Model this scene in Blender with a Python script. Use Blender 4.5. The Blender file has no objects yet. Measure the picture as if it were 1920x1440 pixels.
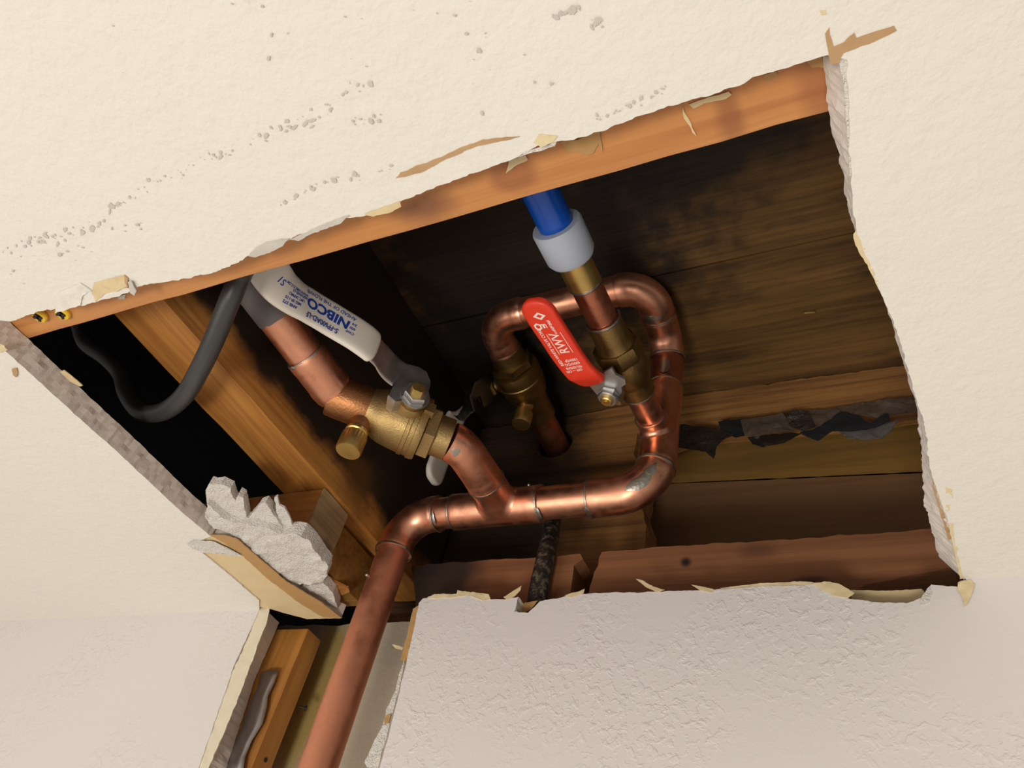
import bpy, bmesh, math, random
from mathutils import Vector, Matrix, noise
from mathutils.geometry import delaunay_2d_cdt
random.seed(7)
V = Vector
SC = bpy.context.scene
COL = SC.collection

# ------------------------------------------------------------------ camera, world, lights, exposure
CZ = 2.44                                   # ceiling height; x along the wall, y into the wall (wall face y = 0)
CAM = V((0, -0.441, CZ - 0.27))
F = 1443.0                                  # focal length in pixels of a 1920 wide frame
RR = V((0.89638962, 0.39858748, 0.19394247))     # image right
RD = V((-0.15557843, 0.69259904, -0.70434503))   # image down
RF = V((-0.41506748, 0.60119431, 0.6828502))     # forward
cd = bpy.data.cameras.new('camera'); cam = bpy.data.objects.new('camera', cd); COL.objects.link(cam)
cd.sensor_width = 36; cd.lens = 36 * F / 1920; cd.clip_start = 0.01
m = Matrix((( RR.x, -RD.x, -RF.x, CAM.x), (RR.y, -RD.y, -RF.y, CAM.y), (RR.z, -RD.z, -RF.z, CAM.z), (0, 0, 0, 1)))
cam.matrix_world = m
SC.camera = cam
SC.view_settings.view_transform = 'Standard'; SC.view_settings.look = 'None'
SC.view_settings.gamma = 1; SC.view_settings.use_curve_mapping = False
SC.view_settings.exposure = 0.0

w = bpy.data.worlds.new('room_air'); SC.world = w; w.use_nodes = True
w.node_tree.nodes['Background'].inputs[0].default_value = (1.0, 0.95, 0.89, 1)
w.node_tree.nodes['Background'].inputs[1].default_value = 0.42

def area(name, loc, target, size, power, col):
    l = bpy.data.lights.new(name, 'AREA'); l.energy = power; l.size = size; l.color = col; l.shape = 'DISK'
    o = bpy.data.objects.new(name, l); COL.objects.link(o); o.location = loc
    o.rotation_euler = (V(target) - V(loc)).to_track_quat('-Z', 'Y').to_euler()
    return o
area('work_lamp', (-0.05, -1.05, CZ - 1.10), (-0.15, -0.1, CZ), 0.30, 9.0, (1.0, 0.95, 0.87))
area('room_lamp', (-1.0, -1.3, CZ - 1.2), (-0.2, 0.0, CZ), 1.2, 10.0, (1.0, 0.95, 0.90))

# ------------------------------------------------------------------ helpers: pixels to points in the room
AX = {'x': 0, 'y': 1, 'z': 2}
def ray(px, py):
    return RR * ((px - 960) / F) + RD * ((py - 720) / F) + RF
def pt(px, py, ax, v):
    """point of the room seen at a pixel on the plane ax = v (z counted from the ceiling)"""
    i = AX[ax]; d = ray(px, py)
    if ax == 'z': v += CZ
    return CAM + d * ((v - CAM[i]) / d[i])
def ptp(px, py, o, n):
    d = ray(px, py)
    return CAM + d * ((o - CAM).dot(n) / d.dot(n))
def pix(p):
    q = p - CAM; z = q.dot(RF)
    return 960 + F * q.dot(RR) / z, 720 + F * q.dot(RD) / z

# ------------------------------------------------------------------ helpers: objects
def tag(o, label=None, cat=None, group=None, kind=None):
    if label: o['label'] = label
    if cat: o['category'] = cat
    if group: o['group'] = group
    if kind: o['kind'] = kind
    return o
def empty(name, loc, label, cat, group=None):
    o = bpy.data.objects.new(name, None); COL.objects.link(o); o.location = loc; o.empty_display_size = 0.02
    return tag(o, label, cat, group)
class MB:
    def __init__(s): s.v = []; s.f = []; s.m = []
    def add(s, vs, fs, mi=0):
        b = len(s.v); s.v += [V(p) for p in vs]; s.f += [[i + b for i in f] for f in fs]; s.m += [mi] * len(fs)
        return s
    def build(s, name, mats, parent=None, smooth=True, angle=40, origin=None, bevel=0, fix=True):
        if not isinstance(mats, (list, tuple)): mats = [mats]
        if origin is None:
            lo = [min(p[i] for p in s.v) for i in range(3)]; hi = [max(p[i] for p in s.v) for i in range(3)]
            origin = V([(a + b) / 2 for a, b in zip(lo, hi)])
        me = bpy.data.meshes.new(name)
        me.from_pydata([p - origin for p in s.v], [], s.f)
        for mt in mats: me.materials.append(mt)
        me.polygons.foreach_set('material_index', s.m)
        bm = bmesh.new(); bm.from_mesh(me)
        if fix: bmesh.ops.recalc_face_normals(bm, faces=bm.faces)
        if bevel:
            es = [e for e in bm.edges if len(e.link_faces) == 2 and e.calc_face_angle(0) > 0.7]
            bmesh.ops.bevel(bm, geom=es, offset=bevel, segments=2, affect='EDGES', profile=0.6)
        if smooth:
            for f in bm.faces: f.smooth = True
            for e in bm.edges:
                if len(e.link_faces) == 2 and e.calc_face_angle(0) > math.radians(angle): e.smooth = False
        bm.to_mesh(me); bm.free()
        o = bpy.data.objects.new(name, me); COL.objects.link(o)
        if parent is not None:
            o.parent = parent
            pl = parent.location.copy(); pp = parent.parent
            while pp is not None: pl += pp.location; pp = pp.parent
            o.location = origin - pl
        else: o.location = origin
        return o

def frame(t):
    t = t.normalized(); a = V((0, 0, 1)) if abs(t.z) < 0.9 else V((1, 0, 0))
    u = t.cross(a).normalized(); return u, t.cross(u).normalized()
def tube(mb, pts, rad, seg=24, cap=True, mi=0, squash=None):
    """swept round tube, rad a number or one per point"""
    n = len(pts); rings = []
    u = None
    for i, p in enumerate(pts):
        t = (pts[min(i + 1, n - 1)] - pts[max(i - 1, 0)]).normalized()
        if u is None: u, _ = frame(t)
        else:
            u = (u - t * u.dot(t)).normalized()
        b = t.cross(u)
        r = rad[i] if isinstance(rad, (list, tuple)) else rad
        rings.append([p + (u * math.cos(k * 2 * math.pi / seg) + b * math.sin(k * 2 * math.pi / seg)) * r for k in range(seg)])
    vs = [q for R in rings for q in R]; fs = []
    for i in range(n - 1):
        for k in range(seg):
            a = i * seg + k; b2 = i * seg + (k + 1) % seg
            fs.append([a, b2, b2 + seg, a + seg])
    if cap: fs.append(list(range(seg))[::-1]); fs.append([(n - 1) * seg + k for k in range(seg)])
    mb.add(vs, fs, mi); return mb
def lathe(mb, o, d, prof, seg=32, mi=0, cap=True, rot=0.0):
    """prof = [(distance along d, radius)]; own radius handled exactly, so steps stay sharp"""
    d = d.normalized(); u, b = frame(d); vs = []; fs = []
    for s, r in prof:
        for k in range(seg):
            a = rot + k * 2 * math.pi / seg
            vs.append(o + d * s + (u * math.cos(a) + b * math.sin(a)) * r)
    n = len(prof)
    for i in range(n - 1):
        for k in range(seg):
            a = i * seg + k; c = i * seg + (k + 1) % seg
            fs.append([a, c, c + seg, a + seg])
    if cap: fs.append(list(range(seg))[::-1]); fs.append([(n - 1) * seg + k for k in range(seg)])
    mb.add(vs, fs, mi); return mb
def bends(way, r, n=10):
    """polyline with round corners"""
    out = [way[0]]
    for i in range(1, len(way) - 1):
        p = way[i]; a = (way[i - 1] - p).normalized(); b = (way[i + 1] - p).normalized()
        rr = r[i - 1] if isinstance(r, (list, tuple)) else r
        ang = a.angle(b); tl = rr / math.tan(ang / 2); c = p + (a + b).normalized() * (rr / math.sin(ang / 2))
        s = p + a * tl - c; e = p + b * tl - c
        ax = s.cross(e).normalized(); tot = s.angle(e)
        for k in range(n + 1): out.append(c + Matrix.Rotation(tot * k / n, 3, ax) @ s)
    out.append(way[-1]); return out
class Path:
    def __init__(s, pts, step=0.002):
        d = [pts[0]]
        for a, b in zip(pts, pts[1:]):
            k = max(1, int((b - a).length / step))
            for j in range(1, k + 1): d.append(a.lerp(b, j / k))
        s.p = d; s.c = [0.0]
        for a, b in zip(d, d[1:]): s.c.append(s.c[-1] + (b - a).length)
    def at(s, px, py):
        best = min(range(len(s.p)), key=lambda i: (pix(s.p[i])[0] - px) ** 2 + (pix(s.p[i])[1] - py) ** 2)
        return s.c[best]
    def pos(s, c):
        for i in range(len(s.c) - 1):
            if s.c[i + 1] >= c:
                t = (c - s.c[i]) / max(1e-9, s.c[i + 1] - s.c[i]); return s.p[i].lerp(s.p[i + 1], t)
        return s.p[-1]
    def dir(s, c): return (s.pos(min(c + 0.002, s.c[-1])) - s.pos(max(c - 0.002, 0))).normalized()
    def window(s, a, b):
        return [s.pos(a)] + [p for p, c in zip(s.p, s.c) if a + 1e-4 < c < b - 1e-4] + [s.pos(b)]
def spline(pts, n=8):
    out = []
    q = [pts[0] * 2 - pts[1]] + list(pts) + [pts[-1] * 2 - pts[-2]]
    for i in range(1, len(q) - 2):
        for k in range(n):
            t = k / n
            out.append(0.5 * ((2 * q[i]) + (q[i + 1] - q[i - 1]) * t + (2 * q[i - 1] - 5 * q[i] + 4 * q[i + 1] - q[i + 2]) * t * t + (3 * q[i] - q[i - 1] - 3 * q[i + 1] + q[i + 2]) * t ** 3))
    out.append(pts[-1]); return out
def rough(pts, step, amp, seed=0.0, closed=False):
    """a polyline broken into short ragged steps (2D)"""
    out = []; L = list(pts) + ([pts[0]] if closed else [])
    for a, b in zip(L, L[1:]):
        k = max(1, int((b - a).length / step)); nrm = V((-(b - a).y, (b - a).x)).normalized()
        for j in range(k):
            p = a.lerp(b, j / k)
            if j: p = p + nrm * amp * (noise.noise(V((p.x * 190, p.y * 190, seed))) + 0.6 * noise.noise(V((p.x * 520, p.y * 520, seed + 9))))
            out.append(p)
    if not closed: out.append(L[-1])
    return out
def slab(mb, loop, to3, thick, rows=1, jit=0.0, mi_face=0, mi_side=1, mi_back=1, holes=(), seed=0):
    """2D outline(s) -> plate; to3(p, h) lifts a 2D point to depth h in 0..thick"""
    loops = [loop] + list(holes); pts = []; faces = []
    for L in loops:
        b = len(pts); pts += L; faces.append(list(range(b, b + len(L))))
    edges = [(f[i], f[(i + 1) % len(f)]) for f in faces for i in range(len(f))]
    r = delaunay_2d_cdt([V((p.x, p.y)) for p in pts], edges, [], 1, 1e-7)
    vv, tri = r[0], r[2]
    def inside(q, L):
        k = False
        for a, b in zip(L, L[1:] + L[:1]):
            if (a.y > q.y) != (b.y > q.y) and q.x < (b.x - a.x) * (q.y - a.y) / (b.y - a.y) + a.x: k = not k
        return k
    if holes: tri = [t for t in tri if not any(inside(sum((vv[i] for i in t), V((0, 0))) / len(t), H) for H in holes)]
    mb.add([to3(p, 0) for p in vv], tri, mi_face)
    mb.add([to3(p, thick) for p in vv], [list(t)[::-1] for t in tri], mi_back)
    for L in loops:
        n = len(L); vs = []
        for k in range(rows + 1):
            for i, p in enumerate(L):
                q = p
                if 0 < k < rows:
                    a = L[i - 1]; c = L[(i + 1) % n]; t = (c - a); nn = V((-t.y, t.x)).normalized() if t.length > 1e-9 else V((0, 0))
                    q = p + nn * jit * noise.noise(V((p.x * 300, p.y * 300, k * 3.1 + seed)))
                vs.append(to3(q, thick * k / rows))
        fs = [[k * n + i, k * n + (i + 1) % n, (k + 1) * n + (i + 1) % n, (k + 1) * n + i] for k in range(rows) for i in range(n)]
        mb.add(vs, fs, mi_side)
    return mb
def box(mb, lo, hi, mi=0):
    x0, y0, z0 = lo; x1, y1, z1 = hi
    mb.add([(x0, y0, z0), (x1, y0, z0), (x1, y1, z0), (x0, y1, z0), (x0, y0, z1), (x1, y0, z1), (x1, y1, z1), (x0, y1, z1)],
           [[0, 3, 2, 1], [4, 5, 6, 7], [0, 1, 5, 4], [1, 2, 6, 5], [2, 3, 7, 6], [3, 0, 4, 7]], mi); return mb
def plank(mb, lo, hi, n=(1, 1, 1), amp=0.0006, seed=0.0, mi=0):
    """sawn timber: a box of small facets pushed about a little"""
    bm = bmesh.new(); size = [b - a for a, b in zip(lo, hi)]
    grid = {}; fs = []
    def vid(i, j, k):
        key = (i, j, k)
        if key not in grid:
            p = V((lo[0] + size[0] * i / n[0], lo[1] + size[1] * j / n[1], lo[2] + size[2] * k / n[2]))
            p += amp * noise.noise_vector(p * 60 + V((seed, seed, seed)))
            grid[key] = (len(grid), p)
        return grid[key][0]
    for i in range(n[0]):
        for j in range(n[1]):
            fs.append([vid(i, j, 0), vid(i, j + 1, 0), vid(i + 1, j + 1, 0), vid(i + 1, j, 0)])
            fs.append([vid(i, j, n[2]), vid(i + 1, j, n[2]), vid(i + 1, j + 1, n[2]), vid(i, j + 1, n[2])])
    for i in range(n[0]):
        for k in range(n[2]):
            fs.append([vid(i, 0, k), vid(i + 1, 0, k), vid(i + 1, 0, k + 1), vid(i, 0, k + 1)])
            fs.append([vid(i, n[1], k), vid(i, n[1], k + 1), vid(i + 1, n[1], k + 1), vid(i + 1, n[1], k)])
    for j in range(n[1]):
        for k in range(n[2]):
            fs.append([vid(0, j, k), vid(0, j, k + 1), vid(0, j + 1, k + 1), vid(0, j + 1, k)])
            fs.append([vid(n[0], j, k), vid(n[0], j + 1, k), vid(n[0], j + 1, k + 1), vid(n[0], j, k + 1)])
    vs = [p for _, p in sorted(grid.values(), key=lambda q: q[0])]
    bm.free(); mb.add(vs, fs, mi); return mb

# ------------------------------------------------------------------ materials
class N:
    def __init__(s, name):
        s.m = bpy.data.materials.new(name); s.m.use_nodes = True; s.t = s.m.node_tree
        s.b = s.t.nodes['Principled BSDF']; s.geo = s.n('ShaderNodeNewGeometry').outputs['Position']
    def n(s, typ, **k):
        x = s.t.nodes.new(typ)
        for a, v in k.items():
            if a in x.inputs: s.put(x.inputs[a], v)
            else: setattr(x, a, v)
        return x
    def put(s, sock, v):
        if hasattr(v, 'is_output'): s.t.links.new(v, sock)
        else: sock.default_value = v if not (isinstance(v, tuple) and len(v) == 3 and sock.type == 'RGBA') else v + (1,)
    def map(s, scale, loc=(0, 0, 0)):
        x = s.n('ShaderNodeMapping'); s.put(x.inputs['Vector'], s.geo); x.inputs['Scale'].default_value = scale; x.inputs['Location'].default_value = loc
        return x.outputs[0]
    def noise(s, scale, detail=3, rough=0.55, vec=None, dist=0.0):
        x = s.n('ShaderNodeTexNoise'); s.put(x.inputs['Vector'], vec or s.geo)
        x.inputs['Scale'].default_value = scale; x.inputs['Detail'].default_value = detail; x.inputs['Roughness'].default_value = rough
        x.inputs['Distortion'].default_value = dist
        return x.outputs['Fac']
    def ramp(s, fac, stops):
        x = s.n('ShaderNodeValToRGB'); s.put(x.inputs[0], fac); e = x.color_ramp.elements
        while len(e) < len(stops): e.new(0.5)
        for el, (p, c) in zip(e, stops):
            el.position = p; el.color = (c if len(c) == 4 else c + (1,)) if isinstance(c, tuple) else (c, c, c, 1)
        return x.outputs[0]
    def mix(s, fac, a, b, mode='MIX'):
        x = s.n('ShaderNodeMix', data_type='RGBA', blend_type=mode)
        s.put(x.inputs[0], fac); s.put(x.inputs[6], a); s.put(x.inputs[7], b); return x.outputs[2]
    def math(s, op, a, b=0.0):
        x = s.n('ShaderNodeMath', operation=op); s.put(x.inputs[0], a); s.put(x.inputs[1], b); return x.outputs[0]
    def near(s, c, r0, r1, scale=(1, 1, 1), wob=0.0, ws=30):
        """1 inside r0 of a point, 0 beyond r1, with a wobbly rim: for stains that sit at a place"""
        sub = s.n('ShaderNodeVectorMath', operation='SUBTRACT'); s.put(sub.inputs[0], s.geo); sub.inputs[1].default_value = c
        mul = s.n('ShaderNodeVectorMath', operation='MULTIPLY'); s.put(mul.inputs[0], sub.outputs[0]); mul.inputs[1].default_value = scale
        ln = s.n('ShaderNodeVectorMath', operation='LENGTH'); s.put(ln.inputs[0], mul.outputs[0])
        d = ln.outputs['Value']
        if wob: d = s.math('ADD', d, s.math('MULTIPLY', s.math('SUBTRACT', s.noise(ws, 4), 0.5), wob))
        x = s.n('ShaderNodeMapRange', interpolation_type='SMOOTHSTEP'); s.put(x.inputs[0], d)
        x.inputs[1].default_value = r0; x.inputs[2].default_value = r1; x.inputs[3].default_value = 1; x.inputs[4].default_value = 0
        return x.outputs[0]
    def bump(s, h, strength=0.3, dist=0.001, normal=None):
        x = s.n('ShaderNodeBump'); s.put(x.inputs['Height'], h); x.inputs['Strength'].default_value = strength; x.inputs['Distance'].default_value = dist
        if normal is not None: s.put(x.inputs['Normal'], normal)
        return x.outputs[0]
    def done(s, col=None, rough=0.5, metal=0.0, nrm=None, **k):
        if col is not None: s.put(s.b.inputs['Base Color'], col)
        s.put(s.b.inputs['Roughness'], rough); s.put(s.b.inputs['Metallic'], metal)
        if nrm is not None: s.put(s.b.inputs['Normal'], nrm)
        for a, v in k.items(): s.put(s.b.inputs[a.replace('_', ' ')], v)
        return s.m
def C(r, g, b):
    f = lambda c: ((c / 255 + 0.055) / 1.055) ** 2.4 if c > 10 else c / 255 / 12.92
    return (f(r), f(g), f(b))

def mat_ceiling():
    s = N('ceiling_paint')
    fine = s.noise(420, 3); mid = s.noise(110, 4); low = s.noise(6, 2)
    col = s.mix(low, C(219, 213, 201), C(225, 220, 208))
    col = s.mix(s.ramp(s.noise(70, 4, 0.6), [(0.70, 0.0), (0.76, 0.35)]), col, C(196, 190, 176))
    h = s.math('ADD', s.math('MULTIPLY', fine, 0.35), mid)
    return s.done(col, 0.75, nrm=s.bump(h, 0.42, 0.0022))
def mat_wall():
    s = N('wall_paint')
    mask = s.ramp(s.noise(9, 2, 0.5), [(0.46, 0.08), (0.60, 1.0)])
    blob = s.ramp(s.noise(125, 3, 0.55, dist=0.4), [(0.53, 0.0), (0.60, 1.0)])
    blob2 = s.ramp(s.noise(240, 2, 0.5), [(0.55, 0.0), (0.62, 0.5)])
    h = s.math('ADD', s.math('MULTIPLY', s.math('ADD', blob, blob2), mask), s.math('MULTIPLY', s.noise(600, 2), 0.18))
    col = s.mix(s.noise(5, 2), C(216, 208, 204), C(220, 213, 209))
    return s.done(col, 0.5, nrm=s.bump(h, 0.34, 0.0010))
def mat_gypsum(name, a, b, bs=0.6):
    s = N(name)
    col = s.mix(s.noise(90, 4), a, b)
    return s.done(col, 0.95, nrm=s.bump(s.math('ADD', s.noise(260, 4, 0.7), s.noise(800, 3)), bs, 0.0018))
def mat_paper(name, a, b):
    s = N(name); return s.done(s.mix(s.noise(70, 4), a, b), 0.85, nrm=s.bump(s.noise(500, 3), 0.3, 0.0006))
def mat_wood(name, axis, c1, c2, c3, rough=0.6, scale=1.0, stains=(), blots=None, bs=0.35):
    """grain runs along axis; stains = [(point, r0, r1, scale, wob, colour, amount)]"""
    s = N(name)
    st = [55 * scale] * 3; st[AX[axis]] = 4.0 * scale
    g = s.noise(1.0, 6, 0.62, vec=s.map(tuple(st)), dist=0.6)
    st2 = [300 * scale] * 3; st2[AX[axis]] = 9.0 * scale
    g2 = s.noise(1.0, 3, 0.6, vec=s.map(tuple(st2)))
    col = s.ramp(g, [(0.30, c3), (0.48, c1), (0.68, c2)])
    col = s.mix(s.ramp(g2, [(0.35, 0.55), (0.55, 0.0)]), col, c3)
    if blots:
        col = s.mix(s.ramp(s.noise(blots[1], 5, 0.65, vec=s.map(blots[3] if len(blots) > 3 else (1, 1, 1))), [(blots[2], 0.0), (blots[2] + 0.16, 1.0)]), col, blots[0])
    for (p, r0, r1, sc, wob, c, amt) in stains:
        f = s.math('MULTIPLY', s.near(p, r0, r1, sc, wob), amt)
        col = s.mix(f, col, c)
    h = s.math('ADD', g, s.math('MULTIPLY', g2, 0.7))
    return s.done(col, rough, nrm=s.bump(h, bs, 0.0012))
def mat_copper(name='copper', a=C(238, 176, 144), b=C(222, 150, 116), dark=C(140, 84, 62), r=0.36, spots=0.35):
    s = N(name)
    col = s.mix(s.noise(28, 4, 0.6), a, b)
    col = s.mix(s.math('MULTIPLY', s.ramp(s.noise(95, 5, 0.7), [(0.56, 0.0), (0.70, 1.0)]), spots), col, dark)
    ro = s.ramp(s.noise(60, 4, 0.6), [(0.3, r - 0.08), (0.7, r + 0.14)])
    return s.done(col, ro, 1.0, nrm=s.bump(s.noise(180, 3), 0.06, 0.0008))
def mat_metal(name, a, b, r, bs=0.1, ns=200):
    s = N(name); return s.done(s.mix(s.noise(50, 4), a, b), s.ramp(s.noise(80, 3), [(0.3, r - 0.06), (0.7, r + 0.08)]), 1.0, nrm=s.bump(s.noise(ns, 3), bs, 0.001))
def mat_plastic(name, c, r, c2=None, **k):
    s = N(name); return s.done(s.mix(s.noise(40, 3), c, c2 or c), r, nrm=s.bump(s.noise(250, 2), 0.05, 0.0006), **k)

M = {}
M['ceil'] = mat_ceiling(); M['wall'] = mat_wall()
M['gyp'] = mat_gypsum('gypsum_cut_edge', C(212, 202, 190), C(220, 211, 200), 0.15)
M['gypw'] = mat_gypsum('gypsum_broken', C(216, 210, 200), C(230, 225, 215), 1.0)
M['paper'] = mat_paper('torn_paper', C(224, 210, 172), C(206, 182, 134))
M['kraft'] = mat_paper('bare_kraft_paper', C(206, 182, 136), C(218, 198, 156))
M['tan'] = mat_paper('tan_paper_edge', C(186, 146, 92), C(170, 130, 80))
M['brownpaper'] = mat_paper('brown_torn_paper', C(168, 128, 84), C(190, 158, 118))
M['cream'] = mat_paper('cream_torn_plaster', C(224, 214, 190), C(210, 198, 172))
M['chip'] = mat_paper('chipped_grey_paper', C(198, 192, 180), C(186, 180, 169))
M['strip'] = mat_wood('furring_wood', 'x', C(192, 128, 70), C(206, 146, 84), C(164, 98, 50), 0.5, 0.5,
                      stains=[(pt(960, 330, 'z', .016), 0.006, 0.012, (.8, 1, 1), 0.012, C(132, 68, 48), 0.55), (pt(1370, 220, 'z', .016), 0.003, 0.009, (1, .5, 1), 0.01, C(128, 70, 40), 0.6),
                              (pt(1540, 170, 'z', .016), 0.003, 0.012, (1, .5, 1), 0.008, C(140, 76, 48), 0.5), (pt(800, 390, 'z', .016), 0.002, 0.012, (.5, 1, 1), 0.01, C(96, 58, 48), 0.7)], bs=0.12)
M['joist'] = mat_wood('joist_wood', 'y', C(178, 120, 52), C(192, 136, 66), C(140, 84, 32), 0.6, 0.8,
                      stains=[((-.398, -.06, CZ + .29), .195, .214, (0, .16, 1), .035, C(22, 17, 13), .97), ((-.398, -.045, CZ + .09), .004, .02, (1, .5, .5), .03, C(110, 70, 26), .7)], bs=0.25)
M['block'] = mat_wood('block_wood', 'x', C(176, 118, 56), C(186, 130, 66), C(150, 94, 42), 0.65, 0.6, bs=0.2)
M['endgrain'] = mat_wood('end_grain_wood', 'y', C(168, 140, 100), C(182, 156, 116), C(136, 108, 72), 0.85, 1.2,
                         stains=[((-.403, -.045, CZ + .022), .003, .014, (1, 1, 1), .01, C(84, 62, 40), .8)])
M['olive'] = mat_wood('old_plate_wood', 'x', C(140, 98, 36), C(152, 110, 44), C(110, 74, 26), 0.7, 0.7)
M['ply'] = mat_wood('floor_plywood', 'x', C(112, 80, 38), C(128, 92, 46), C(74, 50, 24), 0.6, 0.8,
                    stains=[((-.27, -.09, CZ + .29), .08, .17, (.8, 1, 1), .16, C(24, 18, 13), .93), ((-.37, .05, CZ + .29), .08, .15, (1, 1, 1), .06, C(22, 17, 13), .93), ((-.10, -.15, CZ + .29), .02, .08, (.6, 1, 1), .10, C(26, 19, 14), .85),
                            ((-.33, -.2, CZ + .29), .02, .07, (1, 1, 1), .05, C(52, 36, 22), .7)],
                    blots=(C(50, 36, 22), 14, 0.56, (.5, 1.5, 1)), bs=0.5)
M['felt'] = mat_plastic('black_felt', C(22, 22, 25), 0.9, C(14, 14, 16))  # felt on the tar shreds; flat black for darkness in the cavity
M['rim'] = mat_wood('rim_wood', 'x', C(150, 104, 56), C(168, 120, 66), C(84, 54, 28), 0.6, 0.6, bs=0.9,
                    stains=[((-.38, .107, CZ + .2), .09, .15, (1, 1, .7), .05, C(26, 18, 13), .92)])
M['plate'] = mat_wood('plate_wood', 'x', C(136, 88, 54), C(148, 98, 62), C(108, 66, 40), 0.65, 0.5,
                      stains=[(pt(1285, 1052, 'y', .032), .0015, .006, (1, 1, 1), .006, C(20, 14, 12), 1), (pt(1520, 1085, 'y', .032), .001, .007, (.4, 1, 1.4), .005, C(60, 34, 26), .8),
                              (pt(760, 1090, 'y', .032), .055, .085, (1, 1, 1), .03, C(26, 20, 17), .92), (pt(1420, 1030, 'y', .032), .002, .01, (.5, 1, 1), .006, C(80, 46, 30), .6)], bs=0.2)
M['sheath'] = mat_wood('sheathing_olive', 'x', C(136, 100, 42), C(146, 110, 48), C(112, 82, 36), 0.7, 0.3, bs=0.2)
M['sheath2'] = mat_wood('sheathing_brown', 'x', C(124, 90, 58), C(134, 98, 62), C(104, 74, 48), 0.7, 0.3, bs=0.2)  # brown stands in for the plate's shadow on the back sheathing
M['tar'] = mat_plastic('tar_paper', C(40, 38, 38), 0.28, C(60, 50, 42))
M['stud'] = mat_wood('stud_wood', 'z', C(184, 128, 56), C(196, 142, 70), C(158, 102, 42), 0.55, 0.7, bs=0.15)
def mat_concrete():
    s = N('rough_concrete'); col = s.mix(s.noise(60, 5, 0.65), C(180, 168, 146), C(202, 190, 168))
    col = s.mix(s.math('MULTIPLY', s.near(pt(590, 1300, 'y', .075), .012, .026, (1, 1, .28), .012), .8), col, C(178, 150, 58))
    return s.done(col, 0.9, nrm=s.bump(s.noise(220, 5, 0.7), 0.4, 0.002))
M['conc'] = mat_concrete()
M['copper'] = mat_copper(); M['riser'] = mat_copper('copper_drawn', C(232, 166, 134), C(214, 142, 110), C(170, 106, 80), 0.5, 0.3)
M['copdark'] = mat_copper('copper_fluxed', C(206, 136, 106), C(168, 98, 72), C(104, 64, 50), 0.4, 0.8)
M['brass'] = mat_metal('cast_brass', C(178, 152, 104), C(160, 132, 84), 0.5, 0.3, 700)
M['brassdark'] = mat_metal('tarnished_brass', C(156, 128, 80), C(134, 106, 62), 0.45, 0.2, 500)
M['brassbright'] = mat_metal('bright_brass', C(214, 182, 112), C(196, 162, 92), 0.42, 0.05)
M['bronze'] = mat_metal('heat_tinted_bronze', C(176, 124, 84), C(156, 104, 64), 0.45, 0.3, 600)
M['solder'] = mat_metal('solder', C(190, 184, 174), C(150, 142, 130), 0.4, 0.3, 300)
M['steel'] = mat_metal('zinc_steel', C(206, 206, 204), C(186, 186, 184), 0.42, 0.05)
M['steeldark'] = mat_metal('dark_steel', C(150, 146, 140), C(126, 122, 118), 0.4, 0.05)  # darker copy of the steel, shade painted in for the back lever arm
M['galv'] = mat_metal('galvanised_sheet', C(184, 180, 180), C(160, 156, 156), 0.45, 0.1)
M['white'] = mat_plastic('white_vinyl', C(222, 214, 200), 0.5, C(228, 221, 208))
M['red'] = mat_plastic('red_vinyl', C(230, 62, 36), 0.42, C(224, 54, 30))
M['blueink'] = mat_plastic('blue_ink', C(28, 62, 160), 0.5)
M['whiteink'] = mat_plastic('white_ink', C(244, 226, 214), 0.5)
M['pex'] = mat_plastic('blue_tube', C(8, 86, 190), 0.28, C(6, 78, 180))
M['ring'] = mat_plastic('milky_plastic', C(184, 191, 202), 0.4, C(174, 182, 195), Subsurface_Weight=0.3, Subsurface_Radius=(0.01, 0.01, 0.01), Subsurface_Scale=0.3)
M['rubber'] = mat_plastic('black_rubber', C(66, 65, 64), 0.42, C(52, 52, 52))
def mat_crinkle():
    s = N('crinkled_black_foam'); return s.done(s.mix(s.ramp(s.noise(220, 4, .6), [(.5, 0.), (.62, 1.)]), C(30, 27, 24), C(92, 84, 66)), 0.45, nrm=s.bump(s.noise(260, 4), 0.9, 0.002))
M['foam'] = mat_crinkle()
def mat_tar(name, a, b, r, bs):
    s = N(name); return s.done(s.mix(s.noise(60, 4), a, b), r, nrm=s.bump(s.noise(130, 5, .65), bs, .004))
M['tar'] = mat_tar('tar_paper_black', C(34, 31, 30), C(52, 42, 34), .34, .6); M['tarbrown'] = mat_tar('tar_paper_dusty', C(92, 78, 66), C(74, 60, 48), .5, .4)
M['tarshine'] = mat_tar('tar_paper_glossy', C(66, 54, 46), C(40, 33, 28), .16, 1.0); M['greyfelt'] = mat_tar('felt_grey', C(104, 100, 94), C(84, 80, 76), .7, .3)
M['grey'] = mat_plastic('grey_primer', C(104, 98, 96), 0.6, C(92, 86, 84))
M['yellow'] = mat_plastic('yellow_plastic', C(232, 190, 44), 0.45)
M['black'] = mat_plastic('black_metal', C(26, 24, 22), 0.45)

# ------------------------------------------------------------------ the setting: ceiling, wall, floor above
T = 0.016
def P2(lst, ax, v):
    """pixels on a plane -> 2D outline in that plane"""
    out = []
    for a, b in lst:
        p = pt(a, b, ax, v)
        out.append(V((p.x, p.y)) if ax == 'z' else V((p.x, p.z)))
    return out
front = [(20, 603), (66, 586), (130, 573), (150, 573), (205, 560), (240, 549), (270, 534), (330, 526), (400, 511), (455, 488), (475, 472), (540, 451), (620, 416), (700, 401), (750, 379), (800, 357), (880, 326), (960, 299), (1010, 272), (1060, 264), (1130, 246), (1200, 217), (1280, 192), (1350, 173), (1430, 140), (1500, 119), (1552, 103)]
right = [(1588, 112), (1592, 210), (1597, 320), (1599, 395), (1606, 432), (1640, 520), (1682, 620), (1702, 690), (1734, 800), (1744, 880), (1762, 935), (1786, 1000), (1800, 1060), (1808, 1088)]
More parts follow.
